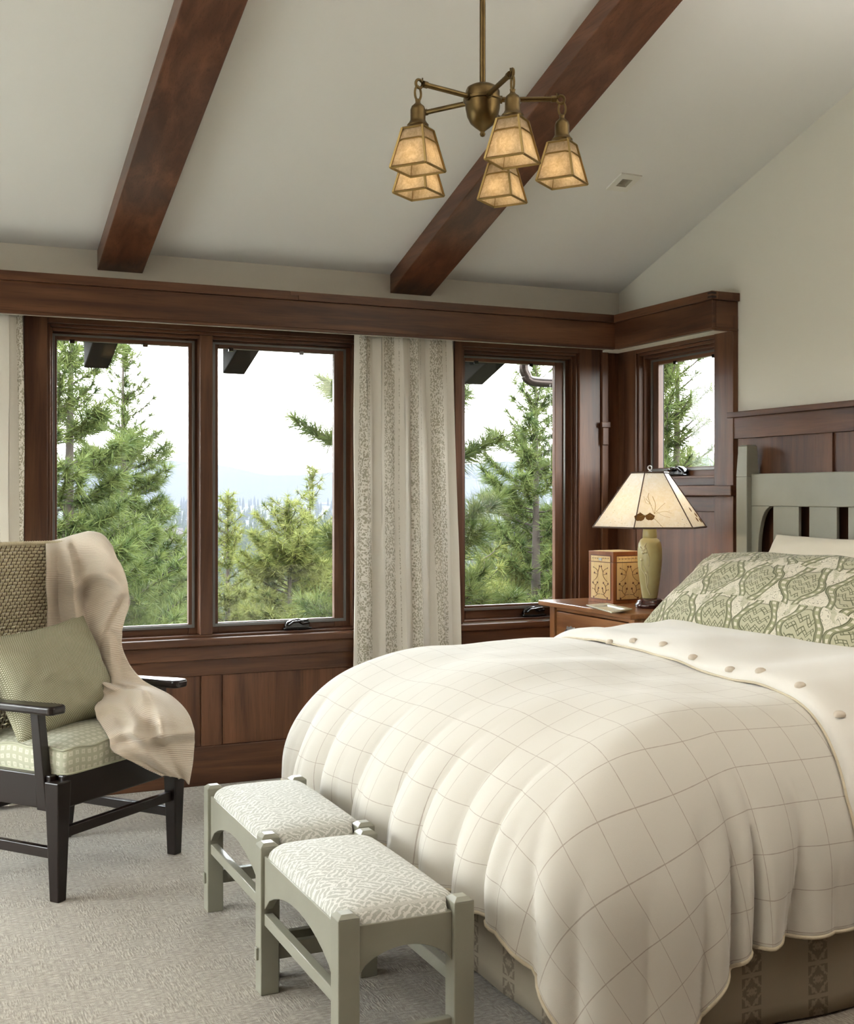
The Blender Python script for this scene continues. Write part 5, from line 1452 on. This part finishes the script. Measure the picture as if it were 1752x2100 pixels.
# ---- pines near the house
def np_mesh(name, V, F, material, parent):
    me = bpy.data.meshes.new(name)
    me.vertices.add(len(V)); me.vertices.foreach_set('co', V.astype(np.float32).ravel())
    me.loops.add(len(F) * 3); me.loops.foreach_set('vertex_index', F.astype(np.int32).ravel())
    me.polygons.add(len(F)); me.polygons.foreach_set('loop_start', np.arange(0, len(F) * 3, 3, dtype=np.int32)); 
    me.update(calc_edges=True); me.validate()
    me.materials.append(material)
    o = bpy.data.objects.new(name, me); C.objects.link(o)
    if parent is not None: o.parent = parent; o.matrix_parent_inverse = PINV.get(parent.name, Matrix.Identity(4))
    return o
def pine(label, px, dist, topy, halfw, seed, need=NEED_D, nl=.17, nw=.0065, nn=34, spacing=.36, lowy=1330, sparse=1.0, shape=.75, top_z=None, upc=.75, name='pine_tree'):
    """halfw: crown half width in metres about 4 m under the top"""
    rs = np.random.RandomState(seed)
    base = at(px, 1018, dist); dist_h = math.hypot(base.x, base.y)
    zt = at(px, topy, dist).z if top_z is None else top_z
    zg = float(terr(dist_h))
    zlow = max(zg + 1.0, at(px, lowy, dist).z - .8)
    t = thing(name, label, 'tree', (base.x, base.y, zg), 'pine trees close outside the windows')
    H = zt - zg
    tr = M(); lean = rs.randn(2) * .01
    tr.tube([(base.x + lean[0] * (z - zg), base.y + lean[1] * (z - zg), z) for z in np.linspace(zg - .3, zt, 12)], [(.022 + .018 * H) * (1 - .97 * f) for f in np.linspace(0, 1, 12)], 8)
    tr.build('trunk', BARK, t, smooth=True)
    bm_ = M(); T_pos, T_dir = [], []
    z = zlow
    while z < zt - .05:
        f = (zt - z)
        L0 = halfw * min(1.6, (f / 4.0)) ** shape
        nb = 5 + rs.randint(0, 3)
        a0 = rs.rand() * 6.28
        for b in range(nb):
            if rs.rand() > sparse: continue
            a = a0 + b * 6.28 / nb + rs.randn() * .25
            L = L0 * (.72 + .5 * rs.rand()) + .06
            dz = .10 + .25 * rs.rand() + (.35 if f < 1.5 else 0)
            dx, dy = math.cos(a), math.sin(a)
            zz0 = z + rs.randn() * .08
            pts = []
            for q in np.linspace(0, 1, 5):
                pts.append((base.x + dx * L * q, base.y + dy * L * q, zz0 + dz * L * (q - .35 * q) + upc * L * q * q * .6 - .10 * L * q))
            bm_.tube(pts, [.004 + .010 * L * (1 - .85 * q) for q in np.linspace(0, 1, 5)], 4)
            pa = np.array(pts)
            def onb(q): i = min(3, int(q * 4)); g = q * 4 - i; return pa[i] * (1 - g) + pa[i + 1] * g
            nt_ = max(2, int(L / (nl * .50)))
            for q in np.linspace(.30 if L > .4 else .1, 1, nt_):
                T_pos.append(onb(q)); T_dir.append((dx * .7, dy * .7, .75))
                if L > .45 and q > .35:
                    for sd in (-1, 1):
                        if rs.rand() < .9:
                            l2 = L * .34 * (1.05 - q * .7) * (.6 + .7 * rs.rand())
                            e = onb(q) + np.array([-dy * sd + dx * .8, dx * sd + dy * .8, .35 + .3 * rs.rand()]) * l2
                            bm_.tube([tuple(onb(q)), tuple(e)], [.006, .003], 3)
                            nt2 = max(1, int(l2 / (nl * .8)))
                            for g in range(nt2):
                                T_pos.append(onb(q) + (e - onb(q)) * ((g + 1) / nt2)); T_dir.append((-dy * sd * .6 + dx * .5, dx * sd * .6 + dy * .5, .8))
        z += spacing * .78 * (.8 + .4 * rs.rand()) * (1.0 if f > 1.5 else .7)
    for g in range(4): T_pos.append(np.array([base.x, base.y, zt - g * nl * .6])); T_dir.append((0, 0, 1))
    bm_.build('branches', BARK, t)
    Pn = np.array(T_pos); Dn = np.array(T_dir); Dn = Dn / np.linalg.norm(Dn, axis=1, keepdims=True)
    K = len(Pn); 
    rd = rs.randn(K, nn, 3); rd /= np.linalg.norm(rd, axis=2, keepdims=True)
    dirs = rd * .85 + Dn[:, None, :] * .75; dirs /= np.linalg.norm(dirs, axis=2, keepdims=True)
    ln = nl * (.7 + .5 * rs.rand(K, nn, 1))
    st = Pn[:, None, :] - Dn[:, None, :] * (rs.rand(K, nn, 1) * nl * .5)
    tip = st + dirs * ln
    tip[..., 2] -= .12 * ln[..., 0]
    sd = np.cross(dirs, rs.randn(K, nn, 3)); sd /= np.linalg.norm(sd, axis=2, keepdims=True)
    w_ = nw * 1.3
    V = np.stack([st - sd * w_ * .6, st + sd * w_ * .6, tip], 2).reshape(-1, 3)
    F = np.arange(len(V)).reshape(-1, 3)
    o = np_mesh('needles', V, F, need, t); o['kind'] = 'stuff'
    return t
pine('tall green pine filling the left edge of the double window', 118, 12.5, 560, 1.05, 1, spacing=.42, nl=.19, nw=.007)
pine('pointed pine with its bare top beside the left rafter tail', 258, 15.5, 700, .92, 2, spacing=.33, nl=.15, nw=.006, shape=.85)
pine('small bushy pine low in the left window pane by the mullion', 372, 24, 1128, .9, 3, NEED_L, spacing=.36, nl=.17, nw=.009, nn=26)
pine('pine with broad low boughs in front of the pointed pine', 300, 18, 1150, 1.5, 19, spacing=.36, nl=.16, nw=.007)
pine('narrow yellow-green pine just right of the mullion', 468, 21, 1015, .80, 4, NEED_L, spacing=.36, nl=.16, nw=.008, nn=28, shape=.8)
pine('dense round-topped pine in the middle of the right pane', 590, 19, 1028, 1.0, 5, NEED_L, spacing=.30, nl=.17, nw=.0078, nn=30, shape=.55)
pine('thin sparse young pine standing above the dense pines', 641, 22, 958, .75, 6, NEED_L, spacing=.46, nl=.15, nw=.008, nn=24, sparse=.8, shape=.7)
pine('light green pine at the right edge of the right pane', 668, 20, 1082, .95, 7, NEED_L, spacing=.32, nl=.17, nw=.0078, nn=30, shape=.6)
pine('low yellow-green pine between the two middle pines', 520, 23, 1200, .95, 17, NEED_L, spacing=.34, nl=.17, nw=.009, nn=26, shape=.6)
pine('near long-needled pine half hidden behind the middle curtain', 818, 7.6, 420, .62, 8, spacing=.50, nl=.17, nw=.0038, nn=60, sparse=.8, upc=.5, top_z=4.2)
pine('tall full pine in the corner window', 1098, 13.5, 742, .80, 9, spacing=.31, nl=.15, nw=.0062, shape=.62)
pine('slender dark pine behind the full pine at the corner window', 1165, 16, 735, .8, 10, spacing=.36, nl=.16, nw=.0065)
pine('low bushy pine at the bottom of the corner window', 985, 12.5, 1150, .95, 12, NEED_L, spacing=.30, nl=.15, nw=.006, shape=.6)
pine('small light pine in front of the full pine trunk', 1060, 14, 1130, .85, 13, NEED_L, spacing=.32, nl=.15, nw=.006, shape=.6)
pine('straggly pine in the small side window', 1368, 9.0, 640, .46, 14, spacing=.26, nl=.15, nw=.0042, nn=50, upc=.6, sparse=.9, shape=.4)
pine('young pine top low in the small side window', 1416, 15, 918, .55, 15, NEED_L, spacing=.34, nl=.14, nw=.006)
pine('bushy pine across the foot of the small side window', 1372, 13, 985, .8, 16, NEED_L, spacing=.34, nl=.14, nw=.006)

# ---- conifers of the valley
def conifer_arrays(rs, tiers=5, seg=7):
    V, F = [], []
    for k in range(tiers):
        z0 = .12 + .80 * k / tiers; z1 = min(1.0, z0 + .34); r = .17 * (1 - z0) ** .8 + .01
        o = len(V)
        for s in range(seg * 2):
            a = 2 * PI * s / (seg * 2); rr = r * (1.0 if s % 2 else .62) * (.85 + .3 * rs.rand())
            V.append((rr * math.cos(a), rr * math.sin(a), z0 - (.03 if s % 2 else 0) + .02 * rs.rand()))
        V.append((0, 0, z1)); tip = len(V) - 1
        for s in range(seg * 2): F.append((o + s, o + (s + 1) % (seg * 2), tip))
    o = len(V)
    for s in range(4): V.append((.015 * math.cos(s * PI / 2), .015 * math.sin(s * PI / 2), 0))
    V.append((0, 0, .4)); F += [(o + s, o + (s + 1) % 4, o + 4) for s in range(4)]
    return np.array(V), np.array(F)
rsf = np.random.RandomState(42)
kinds = [conifer_arrays(rsf) for _ in range(4)]
kmesh = []
for V, F in kinds:
    me = bpy.data.meshes.new('valley_conifer'); me.from_pydata(V.tolist(), [], F.tolist()); me.materials.append(FOREST); me.update(); kmesh.append(me)
pos = []
while len(pos) < 7200:
    r = math.exp(rsf.uniform(math.log(95), math.log(2900))); a = math.radians(rsf.uniform(-4, 52))
    h = (13 + 8 * rsf.rand()) * (1 + r / 9000)
    if r < 200 : h *= .62
    pos.append((r, a, h, rsf.rand() * 6.28, rsf.randint(4)))
pos.sort()
nind = 0; VV, FF, off = [], [], 0; taken = []
for r, a, h, rot, kd in pos:
    x, y = r * math.sin(a), r * math.cos(a); z = float(terr(r)) + 2.5 * math.sin(a * 9 + r * .004) * (r > 100) - .4
    zz_ = x * SN + y * CS; pxl = CXP + FPX * (x * CS - y * SN) / zz_
    vis = (100 < pxl < 700) or (930 < pxl < 1150)
    if vis and nind < 290 and r > 150 and all((x - u_) ** 2 + (y - v_) ** 2 > (.19 * (h + h_)) ** 2 for u_, v_, h_ in taken):
        taken.append((x, y, h))
        o = bpy.data.objects.new('valley_conifer', kmesh[kd]); C.objects.link(o)
        o.location = (x, y, z); o.scale = (h, h, h); o.rotation_euler = (0, 0, rot)
        tag(o, 'dark conifer in the hazy valley forest below the windows', 'tree', 'conifers of the valley forest'); nind += 1
    elif not (vis and any((x - u_) ** 2 + (y - v_) ** 2 < (.2 * (h + h_)) ** 2 for u_, v_, h_ in taken)):
        V, F = kinds[kd]; c_, s_ = math.cos(rot), math.sin(rot)
        VV.append(np.stack([(V[:, 0] * c_ - V[:, 1] * s_) * h + x, (V[:, 0] * s_ + V[:, 1] * c_) * h + y, V[:, 2] * h + z], 1)); FF.append(F + off); off += len(V)
o = np_mesh('distant_forest', np.concatenate(VV), np.concatenate(FF), FOREST, None)
tag(o, 'distant blue-green conifer forest filling the valley', 'forest', kind='stuff')
# two far cabins
CABW = plain('cabin timber', (.032, .018, .013), .9); CABR = plain('cabin roof', (.024, .016, .016), .9)
def cabin(px, py, d, label):
    c_ = at(px, py, d); w, l, hh = 9, 14, 5
    t = thing('cabin', label, 'house', (c_.x, c_.y, c_.z - 5)); R = Matrix.Translation((c_.x, c_.y, c_.z - 5)) @ Matrix.Rotation(-.25, 4, 'Z')
    M().box(-l / 2, l / 2, -w / 2, w / 2, 0, hh, R).build('wall', CABW, t)
    M().prism([(-w / 2 - 1, hh - .3), (w / 2 + 1, hh - .3), (0, hh + 3.2)], lambda p, s: R @ Vector(((-l / 2 - 1) + (l + 2) * s, p[0], p[1]))).build('roof', CABR, t)
    for k in (-4, 0, 4):
        M().box(k - 1, k + 1, -w / 2 - .15, -w / 2, 1.5, 3.6, R).build('window', GLASS, t)
cabin(347, 1094, 700, 'far cabin among the trees left of the mullion')
cabin(972, 1076, 760, 'far cabin in the valley beside the middle curtain')

# ---- valley haze
hz = M().box(-14000, 30000, 140, 26000, -60, 120).build('valley_haze', bpy.data.materials.new('haze'))
hm = hz.data.materials[0]; hm.use_nodes = True; ht_ = hm.node_tree; ht_.nodes.clear()
ho = ht_.nodes.new('ShaderNodeOutputMaterial'); hv = ht_.nodes.new('ShaderNodeVolumeScatter')
hv.inputs['Color'].default_value = (.114, .119, .143, 1); hv.inputs['Density'].default_value = .00042; hv.inputs['Anisotropy'].default_value = 0.0
ha = ht_.nodes.new('ShaderNodeVolumeAbsorption'); ha.inputs['Color'].default_value = (.114, .119, .143, 1); ha.inputs['Density'].default_value = .00042
hs = ht_.nodes.new('ShaderNodeAddShader'); ht_.links.new(hv.outputs[0], hs.inputs[0]); ht_.links.new(ha.outputs[0], hs.inputs[1])
ht_.links.new(hs.outputs[0], ho.inputs['Volume'])
tag(hz, 'pale blue haze lying over the valley', 'haze', kind='stuff')
